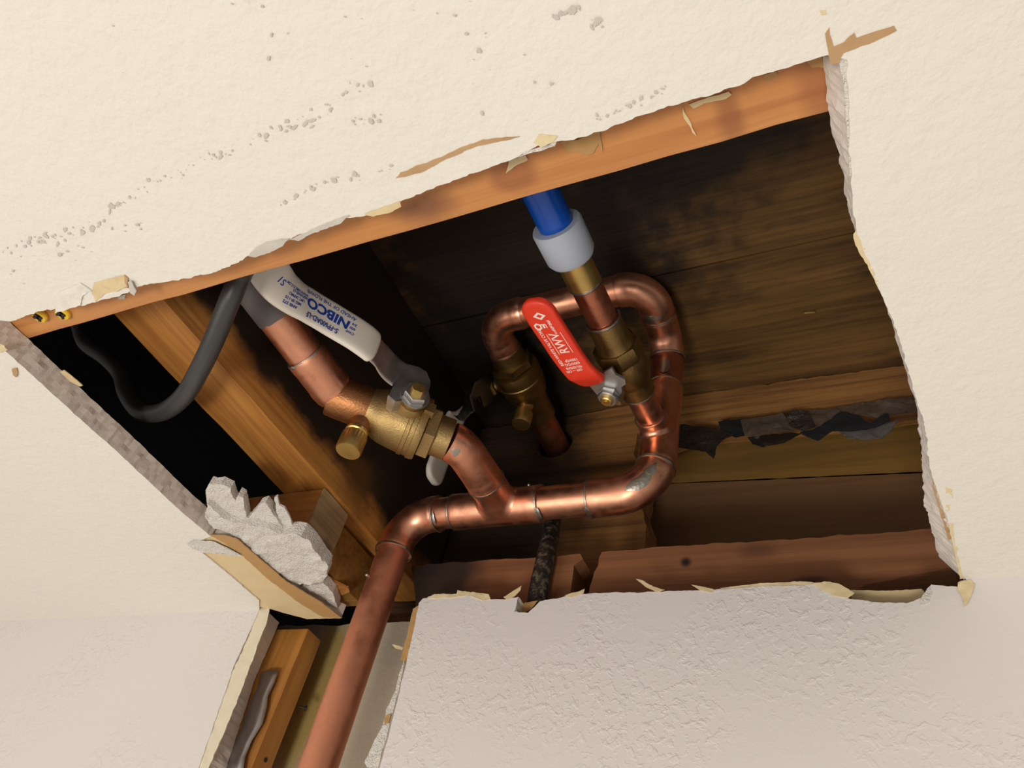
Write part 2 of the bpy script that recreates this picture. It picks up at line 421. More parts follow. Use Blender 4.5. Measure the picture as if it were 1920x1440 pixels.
left = [(-60, 594), (0, 649), (60, 703), (145, 781), (220, 847), (290, 913), (345, 964), (396, 1006), (352, 1022), (372, 1030), (430, 1078), (486, 1126)]
fr = rough(P2(front, 'z', 0), .0016, .0008, 1); ri = rough(P2(right, 'z', 0), .0016, .0008, 2); le = rough(P2(left, 'z', 0), .0025, .0006, 3)
xl = pt(489, 1137, 'y', 0).x; xr = pt(1812, 1090, 'y', 0).x
outer = [V((-2.2, 0)), V((-2.2, -1.6)), V((1.4, -1.6)), V((1.4, 0)), V((xr, 0))]
loop = outer + ri[::-1] + fr[::-1] + le + [V((xl, 0))]
def lift(p, h):
    k = 0.0                                   # the broken right-hand edge slants inward above the paint
    if -.01 < p.x < .04 and -.335 < p.y < .002:
        k = -.0 + .0045 * max(0, min(1, (-.265 - p.y) / .03)) + .0085 * max(0, min(1, (p.y + .10) / .05)) + .0015
    return V((p.x - k * h / T + .0006 * noise.noise(V((p.x * 260, p.y * 260, h * 400))) * (h > 0), p.y, CZ + h))
mb = MB(); slab(mb, loop, lift, T, rows=4, jit=.0010)
ceiling = mb.build('ceiling', [M['ceil'], M['gyp']], smooth=False, fix=True); tag(ceiling, kind='structure')

top = [(785, 1131), (793, 1122), (813, 1120), (857, 1117), (885, 1112), (913, 1124), (947, 1124), (972, 1119), (964, 1147), (990, 1149), (1013, 1127), (1060, 1118), (1113, 1112), (1210, 1110), (1293, 1107), (1343, 1105), (1400, 1101), (1525, 1096), (1548, 1108), (1590, 1122), (1640, 1129), (1700, 1131), (1732, 1120), (1746, 1096), (1800, 1101), (1812, 1090)]
tp = rough(P2(top, 'y', 0), .0018, .0007, 5)
sl = rough(P2([(489, 1137), (440, 1245), (372, 1440), (330, 1580)], 'y', 0), .0025, .0007, 6)
sr = rough(P2([(786, 1131), (768, 1215), (746, 1310), (726, 1390), (712, 1440), (684, 1560)], 'y', 0), .0025, .0007, 7)
zb = CZ - 1.0
loop = [V((-2.2, zb)), V((-2.2, CZ))] + sl + [V((sl[-1].x, CZ - .5)), V((sr[-1].x, CZ - .5))] + sr[::-1][:-1] + tp + [V((xr, CZ)), V((1.4, CZ)), V((1.4, zb))]
mb = MB(); slab(mb, loop, lambda p, h: V((p.x, h * (1.7 if p.x < -.40 else 1.0), p.y)), T, rows=4, jit=.0009)
wall = mb.build('wall_back', [M['wall'], M['gyp']], smooth=False); tag(wall, kind='structure')

ZS = .29
flo = empty('floor', (-.2, -.1, CZ + ZS), None, None); flo['kind'] = 'structure'
ys = pt(1597, 437, 'z', ZS).y
mb = MB(); plank(mb, (-.43, -1.5, CZ + ZS), (.9, ys - .001, CZ + ZS + .019), (24, 16, 1), .0008, 3); mb.build('plywood_sheet', M['ply'], flo)
mb = MB(); plank(mb, (-.43, ys + .001, CZ + ZS + .0003), (.9, .30, CZ + ZS + .0193), (24, 10, 1), .0008, 4); mb.build('plywood_sheet', M['ply'], flo)
mb = MB(); plank(mb, (-1.9, -1.5, CZ + ZS), (-.43, .30, CZ + ZS + .019), (4, 4, 1), .0004, 5); mb.build('felt_sheet', M['felt'], flo)  # black colour stands in for the darkness over the left bay
mb = MB(); plank(mb, (-.5, ys - .03, CZ + ZS + .0205), (.9, ys + .03, CZ + ZS + .03), (2, 1, 1), 0, 5); mb.build('cleat', M['felt'], flo)
mb = MB(); plank(mb, (-1.9, .19, CZ - .5), (.9, .20, CZ + ZS - .001), (4, 1, 4), .0004, 6); tag(mb.build('wall_outer', M['felt']), kind='structure')  # added dark closure, keeps world light from leaking into the cavity
# ------------------------------------------------------------------ framing timber
def timber(name, lo, hi, n, mat, label, cat, seed, bevel=.0015, amp=.0008):
    mb = MB(); plank(mb, (lo[0], lo[1], CZ + lo[2]), (hi[0], hi[1], CZ + hi[2]), n, amp, seed)
    o = mb.build(name, mat, bevel=bevel); return tag(o, label, cat)
yf = pt(840, 414, 'z', T).y
timber('furring_strip', (-.62, yf - .09, T + .0006), (pt(1567, 206, 'z', T).x, yf, .0615), (30, 3, 2), M['strip'],
       'orange brown wooden strip along the front edge of the hole', 'strip', 1, amp=.0006)
timber('ceiling_joist', (-.447, -.75, .0635), (-.399, .10, ZS - .001), (2, 40, 8), M['joist'],
       'wooden joist running toward the wall beside the dark bay, soot-blackened side', 'joist', 2, amp=.0009)
bl = empty('nailer_block', (-.5, -.055, CZ + .04), 'pale brown wooden block under the end of the joist with a bare end grain', 'block')
mb = MB(); plank(mb, (-.75, -.073, CZ + .0195), (-.4045, -.037, CZ + .0625), (14, 2, 2), .0006, 5); mb.build('timber', M['block'], bl, bevel=.001)
mb = MB(); plank(mb, (-.4045, -.0728, CZ + .0197), (-.4025, -.0372, CZ + .0623), (1, 6, 6), .0006, 6); mb.build('end_face', M['endgrain'], bl)
timber('wall_plate_end', (-.75, -.034, .0175), (-.412, .03, .0585), (10, 3, 2), M['olive'],
       'olive brown plate end behind the block, left of the upright copper pipe', 'beam', 8)
YP = .0335
def plate_piece(lst, label, seed):
    lp = rough(P2(lst, 'y', YP), .006, .0012, seed, True)
    mb = MB(); slab(mb, lp, lambda p, h: V((p.x, YP + h, p.y)), .038, rows=2, jit=.0006, mi_side=0, mi_back=0)
    o = mb.build('top_plate', M['plate'], bevel=0, angle=30); return tag(o, label, 'beam')
plate_piece([(772, 1062), (800, 1058), (935, 1049), (1000, 1046), (1088, 1038), (1093, 1048), (1076, 1060), (1070, 1108), (1066, 1170), (785, 1190)],
            'short dark-stained plate with a split end behind the black crinkled tube', 11)
plate_piece([(1128, 1035), (1160, 1033), (1275, 1023), (1500, 1010), (1768, 991), (1791, 1062), (1620, 1097), (1560, 1140), (1096, 1180), (1106, 1100)],
            'long reddish brown top plate with a black knot above the torn wall edge', 12)
YB = .107
rimloop = P2([(700, 900), (720, 830), (1000, 792), (1279, 741), (1700, 684), (1900, 655), (1900, 712), (1722, 738), (1600, 754), (1500, 766), (1380, 777), (1290, 786), (1240, 806), (1196, 812), (1188, 850), (1205, 880), (1196, 930), (1212, 985), (1206, 1035), (1210, 1120), (700, 1200)], 'y', YB)
c0 = V((-.3046, YB, 2.6868)); hole = [V((c0.x + .0195 * math.cos(a * math.pi / 12) * (1 + .08 * math.sin(a * 3)), c0.z + .0185 * math.sin(a * math.pi / 12))) for a in range(24)]
mb = MB(); slab(mb, rough(rimloop, .006, .002, 13, True), lambda p, h: V((p.x, YB + h + (.0015 * noise.noise(V((p.x * 8, p.y * 90, 2))) if h == 0 else 0), min(p.y, CZ + ZS - .0008))), .04, rows=3, jit=.002, mi_side=0, mi_back=0, holes=[hole])
rim = mb.build('rim_joist', M['rim'], smooth=False); tag(rim, 'rough-sawn rim joist with a bored hole, broken away above the plate', 'joist')
YK = .155
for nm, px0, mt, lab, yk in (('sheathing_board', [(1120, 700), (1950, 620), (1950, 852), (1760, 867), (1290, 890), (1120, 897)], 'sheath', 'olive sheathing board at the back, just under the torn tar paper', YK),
                         ('sheathing_board', [(1120, 897), (1290, 890), (1760, 867), (1950, 852), (1960, 1100), (1120, 1250)], 'sheath2', 'dark brown sheathing board at the back, just above the long top plate', YK + .0135)):  # the two pieces meet along the painted shadow edge
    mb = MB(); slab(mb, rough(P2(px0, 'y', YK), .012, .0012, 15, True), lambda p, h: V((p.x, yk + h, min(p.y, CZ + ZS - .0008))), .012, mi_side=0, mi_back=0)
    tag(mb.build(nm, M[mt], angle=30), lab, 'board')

# ------------------------------------------------------------------ slot in the wall
mb = MB(); plank(mb, (-.62, .075, CZ - .6), (-.18, .1, pt(760, 1168, 'y', .075).z), (30, 2, 36), .0025, 21)
tag(mb.build('wall_rear', M['conc'], angle=60), kind='structure')
stud = empty('wall_stud', (-.47, .04, CZ - .5), 'golden wooden stud inside the wall slot, left of the copper pipe', 'stud')
mb = MB(); plank(mb, (-.53, .0285, CZ - .6), (-.4602, .049, CZ - .0025), (3, 2, 30), .0007, 22); mb.build('timber', M['stud'], stud, bevel=.0012)
np_ = pt(565, 1325, 'x', -.4602)
mb = MB(); lathe(mb, np_ + V((-.003, 0, 0)), V((1, .5, 0)), [(0, .0008), (.006, .0008), (.006, .0022), (.0072, .0018)], 10); mb.build('nail', M['black'], stud)
n2 = pt(498, 1425, 'x', -.4602)
mb = MB(); lathe(mb, n2 + V((-.002, 0, 0)), V((1, 0, 0)), [(0, .0018), (.0024, .0018)], 10); mb.build('nail', M['black'], stud)
# bent metal strip between the cut wall edge and the stud
mb = MB(); A = [(523, 1258), (515, 1280), (503, 1305), (500, 1330), (492, 1358), (472, 1390), (460, 1420), (452, 1470)]; B = [(497, 1262), (492, 1290), (480, 1312), (470, 1340), (460, 1370), (446, 1405), (434, 1440), (420, 1490)]
vs = []; 
for (a, b), (c, d) in zip(A, B):
    p = pt(a, b, 'y', .0245); q = pt(c - 8, d, 'y', .0275)
    mid = p.lerp(q, .5) + V((0, -.0022, 0)); vs += [p, p.lerp(q, .25) + V((0, -.002, 0)), mid, q]
fs = [[i * 4 + k, i * 4 + k + 1, i * 4 + k + 5, i * 4 + k + 4] for i in range(len(A) - 1) for k in range(3)]
mb.add(vs, fs); o = mb.build('metal_strip', M['galv']); md = o.modifiers.new('thick', 'SOLIDIFY'); md.thickness = .0006
tag(o, 'thin bent grey metal strip between the cut wall edge and the stud', 'strip')

# ------------------------------------------------------------------ copper pipework
RP, RFIT = .0136, .0151
YR = .008
xA = pt(680, 1200, 'y', YR).x; zr = pt(965, 949, 'y', YR).z - CZ; xB = pt(1233, 850, 'y', YR).x
zbk = .252
yb = pt(1100, 562, 'z', zbk).y; xb = pt(950, 660, 'z', zbk).x
way = [V((xA, YR, CZ - .45)), V((xA, YR, CZ + zr)), V((xB, YR, CZ + zr)), V((xB + .002, YR, CZ + zbk)), V((xB + .004, yb, CZ + zbk + .004)), V((xb, yb, CZ + zbk)), V((xb, yb + .13, CZ + zbk - .004))]
main = Path(bends(way, [.030, .031, .026, .024, .024], 12))
pipes = empty('copper_pipework', (xA, YR, CZ - .45), 'soldered copper pipe loop rising through the wall slot into the ceiling', 'pipe')
def pipe_part(path, a, b, r, name, mat, parent, seg=32, lip=False):
    pts = path.window(a, b); rad = [r] * len(pts)
    if lip:
        L = [0.0]
        for p, q in zip(pts, pts[1:]): L.append(L[-1] + (q - p).length)
        tot = L[-1]
        for i, l in enumerate(L):
            d = min(l, tot - l)
            rad[i] = r * (.985 if d < .0004 else (1.02 if d < .010 else 1.0))
    mb = MB(); tube(mb, pts, rad, seg); return mb.build(name, mat, parent, angle=50)
def solder(path, c, r, parent, seed, w=.0011):
    p = path.pos(c); d = path.dir(c); u, v = frame(d); mb = MB(); vs = []; n = 48
    for k in range(n):
        a = k * 2 * math.pi / n; q = V((math.cos(a) * 1.5, math.sin(a) * 1.5, seed))
        t = w * (.75 + .9 * max(0, noise.noise(q)) + .5 * max(0, noise.noise(q * 3.3)))
        rr = r + t * .35
        o = u * math.cos(a) + v * math.sin(a)
        for j in range(6):
            b = j * math.pi / 3; vs.append(p + o * (rr + math.cos(b) * t * .55) + d * math.sin(b) * t)
    fs = [[k * 6 + j, k * 6 + (j + 1) % 6, ((k + 1) % n) * 6 + (j + 1) % 6, ((k + 1) % n) * 6 + j] for k in range(n) for j in range(6)]
    mb.add(vs, fs); mb.build('solder_ring', M['solder'], parent)
s_ = lambda a, b: main.at(a, b)
eA = (s_(735, 1036), s_(822, 959)); tA = (s_(853, 957), s_(1018, 945)); eB = (s_(1110, 938), s_(1231, 876)); tB = (eB[1], s_(1248, 728))
eC = (s_(1250, 672), s_(1236, 588)); eD = (eC[1], s_(1160, 551)); eE = (s_(988, 598), s_(938, 660))
pipe_part(main, 0, eA[0] + .004, RP, 'riser_pipe', M['riser'], pipes, 40)
for w_ in (eA, eB): pipe_part(main, w_[0], w_[1], RFIT, 'elbow', M['copper'], pipes, lip=True)
for w_ in (eC, eD, eE): pipe_part(main, w_[0], w_[1], RFIT * .97, 'elbow', M['copper'], pipes, lip=True)
for a, b in ((eA[1], tA[0]), (tA[1], eB[0]), (eD[1], eE[0])): pipe_part(main, a - .003, b + .003, RP, 'pipe', M['copper'], pipes)
pipe_part(main, tB[1] - .003, eC[0] + .003, RP * 1.04, 'pipe', M['copdark'], pipes)
def saddle(mb, o, d, run, R, r, L, fil=.005):
    """branch of a tee: starts on the run's round surface with a small fillet"""
    d = d.normalized(); run = run.normalized(); e = d.cross(run); vs = []; n = 40; rows = []
    for k in range(n):
        a = k * 2 * math.pi / n; ca, sa = math.cos(a), math.sin(a); col = []
        for j in range(7):
            g = j / 6 * math.pi / 2; rr = r + fil * (1 - math.sin(g)); 
            sd = max(-R * .985, min(R * .985, rr * sa)); h = math.sqrt(R * R - sd * sd) * .985 + fil * (1 - math.cos(g))
            col.append(o + d * h + run * (rr * ca) + e * sd)
        col.append(o + d * (L - .009) + run * (r * ca) + e * (r * sa)); col.append(o + d * (L - .008) + run * (r * 1.02 * ca) + e * (r * 1.02 * sa))
        col.append(o + d * L + run * (r * 1.02 * ca) + e * (r * 1.02 * sa)); rows.append(col)
    mcol = len(rows[0]); vs = [p for c in rows for p in c]
    fs = [[k * mcol + j, ((k + 1) % n) * mcol + j, ((k + 1) % n) * mcol + j + 1, k * mcol + j + 1] for k in range(n) for j in range(mcol - 1)]
    fs.append([k * mcol + mcol - 1 for k in range(n)]); mb.add(vs, fs)
def tee(win, o, d, r, L):
    pts = main.window(*win); tot = win[1] - win[0]; rad = []
    l = 0
    for i, p in enumerate(pts):
        if i: l += (p - pts[i - 1]).length
        q = min(l, tot - l); rad.append(RFIT * (.985 if q < .0004 else (1.02 if q < .010 else 1.0)))
    mb = MB(); tube(mb, pts, rad, 40); saddle(mb, o, d, main.dir((win[0] + win[1]) / 2), RFIT, r, L)
    return mb.build('tee', M['copper'], pipes, angle=50, fix=False)
zv = CZ + zr
xT = pt(925, 925, 'z', zr).x
teeA = V((xT, YR, zv)); yT = pt(917, 898, 'z', zr).y
tee(tA, teeA, V((0, -1, 0)), RFIT, YR - yT)
zred = pt(1233, 815, 'y', YR).z - CZ
teeB = V((xB, YR, CZ + zred)); xq = pt(1165, 670, 'z', zred).x; dq = (V((xq, pt(1165, 670, 'z', zred).y, CZ + zred)) - teeB).normalized()
redp = Path([teeB, teeB + dq * .34])
sB = redp.at(1211, 786)
tee(tB, teeB, dq, .0126, sB)
for k, c in enumerate((eA[0], eA[1], tA[0], tA[1], eB[0], eB[1], eC[0], eC[1], tB[1])):
    solder(main, c, RFIT if k < 6 else RFIT * .98, pipes, k * 5.3, .0013 if k in (0, 5, 6) else .0009)
solder(main, eE[1], RFIT * .97, pipes, 77, .0008)
# smears and beads of solder
def smear(path, px, py, rad, la, lw, parent, seed, h=.0003):
    p, nrm = on_pipe(path, px, py, rad); c = path.at(px, py)
    c += (p - path.pos(c)).dot(path.dir(c)); mb = MB(); n = 28; rows = 5; vs = []
    for i in range(rows + 1):
        g = 1 - i / rows
        for k in range(n):
            a = k * 2 * math.pi / n
            q = g * (1 + .28 * noise.noise(V((math.cos(a) * 1.6, math.sin(a) * 1.6, seed))) + .16 * noise.noise(V((math.cos(a) * 5, math.sin(a) * 5, seed))))
            cc = min(max(c + la * q * math.cos(a), 0), path.c[-1]); d = path.dir(cc); m_ = (nrm - d * nrm.dot(d)).normalized()
            m_ = Matrix.Rotation(lw * q * math.sin(a) / rad, 3, d) @ m_
            vs.append(path.pos(cc) + m_ * (rad * 1.002 + h * (1 - g ** 3) * (1 + .5 * noise.noise(V((a * 3, g * 5, seed))))))
    fs = [[i * n + k, i * n + (k + 1) % n, (i + 1) * n + (k + 1) % n, (i + 1) * n + k] for i in range(rows) for k in range(n)]
    mb.add(vs, fs); mb.build('solder_smear', M['solder'], parent, angle=80)
def bead(path, px, py, rad, r, parent):
    p, nrm = on_pipe(path, px, py, rad); mb = MB()
    lathe(mb, p - nrm * r * .4, nrm, [(r * (1 - math.cos(t * math.pi / 10)), max(r * math.sin(t * math.pi / 10), r * .02)) for t in range(11)], 12); mb.build('solder_bead', M['solder'], parent, angle=80)
def on_pipe(path, px, py, r):
    """point of the tube's skin seen at a pixel, with its outward normal"""
    c = path.at(px, py); p0 = path.pos(c); d = path.dir(c); rd = ray(px, py).normalized()
    q = ptp(px, py, p0, (CAM - p0).normalized()); off = q - p0; off -= d * off.dot(d)
    side = off if off.length < r else off.normalized() * r * .97
    tc = (CAM - p0); tc -= d * tc.dot(d); tc = (tc - side * (tc.dot(side) / max(side.length_squared, 1e-12))).normalized()
    nrm = (side + tc * math.sqrt(max(r * r - side.length_squared, 0))).normalized()
    return p0 + d * (q - p0).dot(d) + nrm * r, nrm
for k, (a, b, la, lw) in enumerate(((1196, 906, .010, .0045), (1216, 892, .0075, .004), (1112, 962, .0022, .0065), (1022, 966, .0016, .007), (828, 965, .0016, .006), (1232, 580, .0045, .009), (1243, 708, .010, .004))):
    smear(main, a, b, RFIT * (1.0 if k < 5 else .98), la, lw, pipes, k * 3.7)
bead(main, 993, 911, RFIT, .0013, pipes); bead(main, 686, 1081, RP, .0019, pipes)

# ------------------------------------------------------------------ left branch: elbow, ball valve with white lever, painted pipe
Va = V((pt(843, 825, 'z', zr).x, pt(843, 825, 'z', zr).y, zv)); Vb = V((pt(621, 739, 'z', zr).x, pt(621, 739, 'z', zr).y, zv))
va = (Vb - Va).normalized(); VL = (Vb - Va).length
# corner where the branch line x = xT meets the valve axis
t1 = (xT - Va.x) / va.x; K1 = Va + va * t1
xE = pt(500, 580, 'z', zr).x; t2 = (xE + .002 - Va.x) / va.x; K2 = Va + va * t2
Pe = pt(468, 528, 'z', zr + .016)
lb = Path(bends([teeA, K1, K2, K2 + (Pe - K2) * 3.2], [.035, .035], 12))
cR = lb.at(917, 898)
cVa = lb.c[min(range(len(lb.p)), key=lambda i: (lb.p[i] - Va).length)]; cVb = lb.c[min(range(len(lb.p)), key=lambda i: (lb.p[i] - Vb).length)]
pipe_part(lb, cR - .001, cVa + .0002, RFIT, 'elbow', M['copper'], pipes, lip=True)
solder(lb, cR, RFIT, pipes, 31, .0012); 
smear(lb, 846, 842, RFIT, .003, .006, pipes, 9)
br = empty('copper_branch_pipe', lb.pos(cVb + .15), 'copper pipe with a grey painted length passing over the wooden strip', 'pipe')
c2 = lb.at(551, 683); c3 = lb.at(512, 602)
pipe_part(lb, cVb - .0002, c2, RFIT, 'elbow', M['copper'], br, lip=True)
pipe_part(lb, c2 - .002, c3 + .004, RP, 'pipe', M['copper'], br)
solder(lb, c2, RP + .0006, br, 55, .0009)
smear(lb, 543, 688, RFIT, .0017, .0055, br, 8, .0007)
mb = MB(); pts = lb.window(c3, lb.c[-1] - .2); tube(mb, pts, RP + .0005, 32)
for i in range(32):        # ragged paint edge
    mb.v[i] += lb.dir(c3) * (.0025 * noise.noise(V((i * .7, 0, 3))))
o = mb.build('painted_length', M['grey'], br); o['label'] = 'grey painted length of pipe'

def hexnut(mb, o, d, s0, s1, r, rot=0.0, ch=.0008):
    lathe(mb, o, d, [(s0, r * .93), (s0 + ch, r), (s1 - ch, r), (s1, r * .93)], 6, rot=rot)
class Blade:
    """a bent flat lever: spine points lie on given offsets above a plane, width runs across"""
    def __init__(s, pts, nrm):
        s.path = Path(spline(pts, 10), .0006); s.n = nrm.normalized(); s.twist = None
    def fr(s, c):
        p = s.path.pos(c); t = s.path.dir(c); nn = s.n if s.twist is None else s.twist(c); b = nn.cross(t).normalized(); return p, t, b, t.cross(b).normalized()
    def sleeve(s, mb, c0, c1, hw, ht, rtip, rbase=.0, k=20, ns=48, e=.42):
        vs = []; fs = []
        L = c1 - c0
        for i in range(ns + 1):
            x = i / ns; c = c0 + L * (1 - math.cos(x * math.pi)) / 2
            p, t, b, n = s.fr(c); f = 1.0; g = 1.0
            if c1 - c < rtip: f = math.sqrt(max(1e-4, 1 - ((c - (c1 - rtip)) / rtip) ** 2)); 
            if c1 - c < ht: g = math.sqrt(max(1e-4, 1 - ((c - (c1 - ht)) / ht) ** 2))
            if rbase and c - c0 < rbase: q = 1 - (c - c0) / rbase; f = min(f, .55 + .45 * math.sqrt(max(0, 1 - q * q)))
            if c - c0 < .001: g = .8
            w_ = hw(c) if callable(hw) else hw
            for j in range(k):
                a = j * 2 * math.pi / k; ca, sa = math.cos(a), math.sin(a)
                vs.append(p + b * (w_ * f * math.copysign(abs(ca) ** e, ca)) + n * (ht * g * math.copysign(abs(sa) ** .7, sa)))
        for i in range(ns):
            for j in range(k): fs.append([i * k + j, i * k + (j + 1) % k, (i + 1) * k + (j + 1) % k, (i + 1) * k + j])
        fs.append(list(range(k))); fs.append([ns * k + j for j in range(k)])
        mb.add(vs, fs); return mb
    def surf(s, c, wq, h):
        p, t, b, n = s.fr(c); return p + b * wq + n * h
def text_on(blade, txt, c, wq, size, cdir, h, mb, squeeze=1.0, bold=0.0, curve_w=0.0):
    """flat print: lay built-in letters on a lever; cdir = unit vector (along, across) of the reading direction"""
    cu = bpy.data.curves.new('t', 'FONT'); cu.body = txt; cu.size = size; cu.align_x = 'CENTER'; cu.align_y = 'CENTER'; cu.offset = bold; cu.resolution_u = 3
    o = bpy.data.objects.new('t', cu); COL.objects.link(o)
    dg = bpy.context.evaluated_depsgraph_get(); me = o.evaluated_get(dg).to_mesh()
    vs = [v.co.copy() for v in me.vertices]; fs = [list(p.vertices) for p in me.polygons]
    o.evaluated_get(dg).to_mesh_clear(); bpy.data.objects.remove(o); bpy.data.curves.remove(cu)
    dx, dy = cdir; out = []
    for v in vs:
        x = v.x * squeeze; y = v.y
        # across axis b and along axis t: t x b = n, so text up = reading dir turned +90 deg in (t,b)
        out.append(blade.surf(c + x * dx - y * dy, wq + x * dy + y * dx, h))
    mb.add(out, fs)
def px_plate(pxs, o, n, th, name, mat, parent, bevel=0, rot=None):
    u, v = frame(n); L = []
    for a, b in pxs:
        q = ptp(a, b, o, n) - o; L.append(V((q.dot(u), q.dot(v))))
    mb = MB(); slab(mb, L, lambda p, h: o + u * p.x + v * p.y - n * h, th, mi_side=0, mi_back=0)
    return mb.build(name, mat, parent, bevel=bevel, smooth=False)

nv = V((-va.y, va.x, 0)).normalized()
if nv.dot(CAM - Va) < 0: nv = -nv
lv = empty('ball_valve', Va.lerp(Vb, .5), 'large brass ball valve with a long white lever and blue lettering', 'valve')
mb = MB()
g = lambda lst: [(f * VL, r) for f, r in lst]
lathe(mb, Va, va, g([(0, .0150), (.004, .0162), (.125, .0162), (.126, .0150)]), 40)
hexnut(mb, Va, va, .125 * VL, .225 * VL, .0212, .3)
mb.build('end_cap', M['brass'], lv, angle=35)
mb = MB()
lathe(mb, Va, va, g([(.225, .0195), (.226, .0236), (.245, .0244), (.285, .0244), (.29, .0233), (.325, .0233), (.33, .0240), (.36, .0240), (.365, .0231), (.40, .0229), (.46, .0224), (.54, .0214), (.59, .0198), (.63, .0178), (.66, .0168), (.69, .0165)]), 48)
mb.build('body', M['brass'], lv, angle=30)
mb = MB(); lathe(mb, Va, va, g([(.685, .0165), (.69, .0166), (.985, .0163), (1.0, .0155)]), 48); o = mb.build('solder_cup', M['bronze'], lv, angle=30)
# stem tower, packing, drain
S0 = Va + va * (.385 * VL)
mb = MB(); lathe(mb, S0, nv, [(.017, .0112), (.024, .0108), (.0275, .0100), (.0275, .0085), (.0305, .0085)], 32)
for sg in (-1, 1):
    b = S0 + va * (.0135 * sg) + nv * .0245
    u_ = va * .0035; w_ = V((0, 0, 1)) * .004; d_ = nv * .0035
    mb.add([b + u_ * i + w_ * j + d_ * k for k in (-1, 1) for j in (-1, 1) for i in (-1, 1)], [[0, 1, 3, 2], [4, 6, 7, 5], [0, 4, 5, 1], [1, 5, 7, 3], [3, 7, 6, 2], [2, 6, 4, 0]])
mb.build('stem_tower', M['brass'], lv, angle=35)
D0 = Va + va * (.70 * VL)
mb = MB(); lathe(mb, D0, V((0, 0, -1)), [(.010, .0088), (.0195, .0082), (.0215, .0074), (.024, .0074)], 28); mb.build('drain_port', M['bronze'], lv, angle=35)
mb = MB(); lathe(mb, D0, V((0, 0, -1)), [(.0225, .0078), (.0232, .0086), (.0252, .0086), (.026, .0078), (.0275, .0078)], 28)
prof = [(.0275, .0088), (.0282, .0095), (.0415, .0095), (.0428, .0088)]
b0 = len(mb.v); lathe(mb, D0, V((0, 0, -1)), prof, 64)
for i in range(4):
    for k in range(64):
        if k % 2 and i in (1, 2):
            p = mb.v[b0 + i * 64 + k]; q = V((D0.x, D0.y, p.z)); mb.v[b0 + i * 64 + k] = q + (p - q) * .965
mb.build('drain_cap', M['brassbright'], lv, angle=35)
LP = S0 + nv * .0325
def sp(px, py, off): return ptp(px, py, LP + nv * off, nv)
# lever: steel arm rising off the plate, white sleeve along it
arm = Blade([sp(*q) for q in ((770, 716, 0), (748, 702, 0), (738, 695, .001), (727, 684, .004), (716, 670, .009), (704, 656, .0145), (690, 643, .0185), (668, 627, .0215), (640, 610, .0240), (610, 592, .0282), (580, 574, .0352), (552, 557, .0436), (528, 538, .0520), (509, 515, .0600), (495, 490, .0665), (485, 465, .0720), (477, 440, .0765))], nv)
outw = V((.64, -.36, -.68)).normalized(); ct0, ct1 = arm.path.at(690, 643), arm.path.at(513, 515)
def arm_twist(c):
    k = max(0, min(1, (c - ct0) / (ct1 - ct0))); k = .22 * k + .43 * k * k
    return (nv * (1 - k) + outw * k).normalized()
arm.twist = arm_twist
lev = px_plate([(742, 713), (752, 690), (762, 682), (785, 688), (800, 697), (806, 712), (803, 728), (798, 736), (786, 738), (770, 742), (752, 748), (741, 752), (729, 742)], LP, nv, .0024, 'lever_plate', M['steel'], lv)
cs = arm.path.at(704, 655)
mb = MB(); arm.sleeve(mb, arm.path.at(752, 703), cs + .01, .0125, .0013, .0001, e=.25, ns=40); mb.build('lever_arm', M['steel'], lv, angle=35)
def stop(pxs, n0, th, nm='stop_tab'):
    return px_plate(pxs, LP - nv * .001, nv, th, nm, M['steel'], lv)
# folded skirt with its stops, bent from the plate toward the body
mb = MB(); sk = [((728, 740), .003), ((731, 746), .013), ((741, 753), .0145), ((750, 751), .0125), ((758, 748), .006), ((772, 743), .0030), ((788, 739), .0025), ((795, 738), .0040), ((797, 737), .0085), ((804, 732), .0085), ((807, 722), .005), ((807, 712), .002)]
vs = []
for (a, b), d_ in sk:
    p = sp(a, b, -.0002); c_ = (p - LP).normalized(); vs += [p, p - nv * d_, p - nv * d_ - c_ * .0014, p - c_ * .0014]
fs = [[i * 4 + k, i * 4 + (k + 1) % 4, i * 4 + 4 + (k + 1) % 4, i * 4 + 4 + k] for i in range(len(sk) - 1) for k in range(4)] + [[0, 1, 2, 3], [len(vs) - 4, len(vs) - 3, len(vs) - 2, len(vs) - 1]]
mb.add(vs, fs); mb.build('lever_skirt', M['steel'], lv, angle=50)
c0_, c1_ = cs, arm.path.c[-1]
hwL = lambda c: .0144 - .0008 * max(0, min(1, (c - ct0) / (ct1 - ct0)))
mb = MB(); arm.sleeve(mb, c0_, c1_, hwL, .0034, .012, .004, ns=64, k=28); slv = mb.build('lever_sleeve', M['white'], lv, angle=60)
mb = MB(); lathe(mb, LP, nv, [(0, .0108), (.0012, .0108)], 32); mb.build('washer', M['steel'], lv, angle=35)
mb = MB(); hexnut(mb, LP, nv, .0010, .0066, .0092, .4, .0011); mb.build('lever_nut', M['steel'], lv, angle=35)
mb = MB(); lathe(mb, LP, nv, [(.005, .0052), (.0108, .0052), (.0116, .0046)], 24)
for i in range(len(mb.v)):      # stem end with two flats
    p = mb.v[i] - LP; z_ = p.dot(V((0, 0, 1)))
    if abs(z_) > .0036: mb.v[i] -= V((0, 0, 1)) * (z_ - math.copysign(.0036, z_))
mb.build('stem', M['brassbright'], lv, angle=35)
H = .0034 + .00012
mb = MB(); fwd = (1, 0)
def tl(txt, px, py, size, sq=1.0, bold=0.0, along=True):
    c = arm.path.at(px, py); p, t, b, n = arm.fr(c); q = ptp(px, py, p + n * H, n); wv = (q - p).dot(b)
    c += (q - p).dot(t)
    text_on(arm, txt, c, wv, size, (1, 0) if along else (0, 1), H, mb, sq, bold)
SGN = 1
tl('NIBCO', 614, 586, .0105, 1.12, .00042)
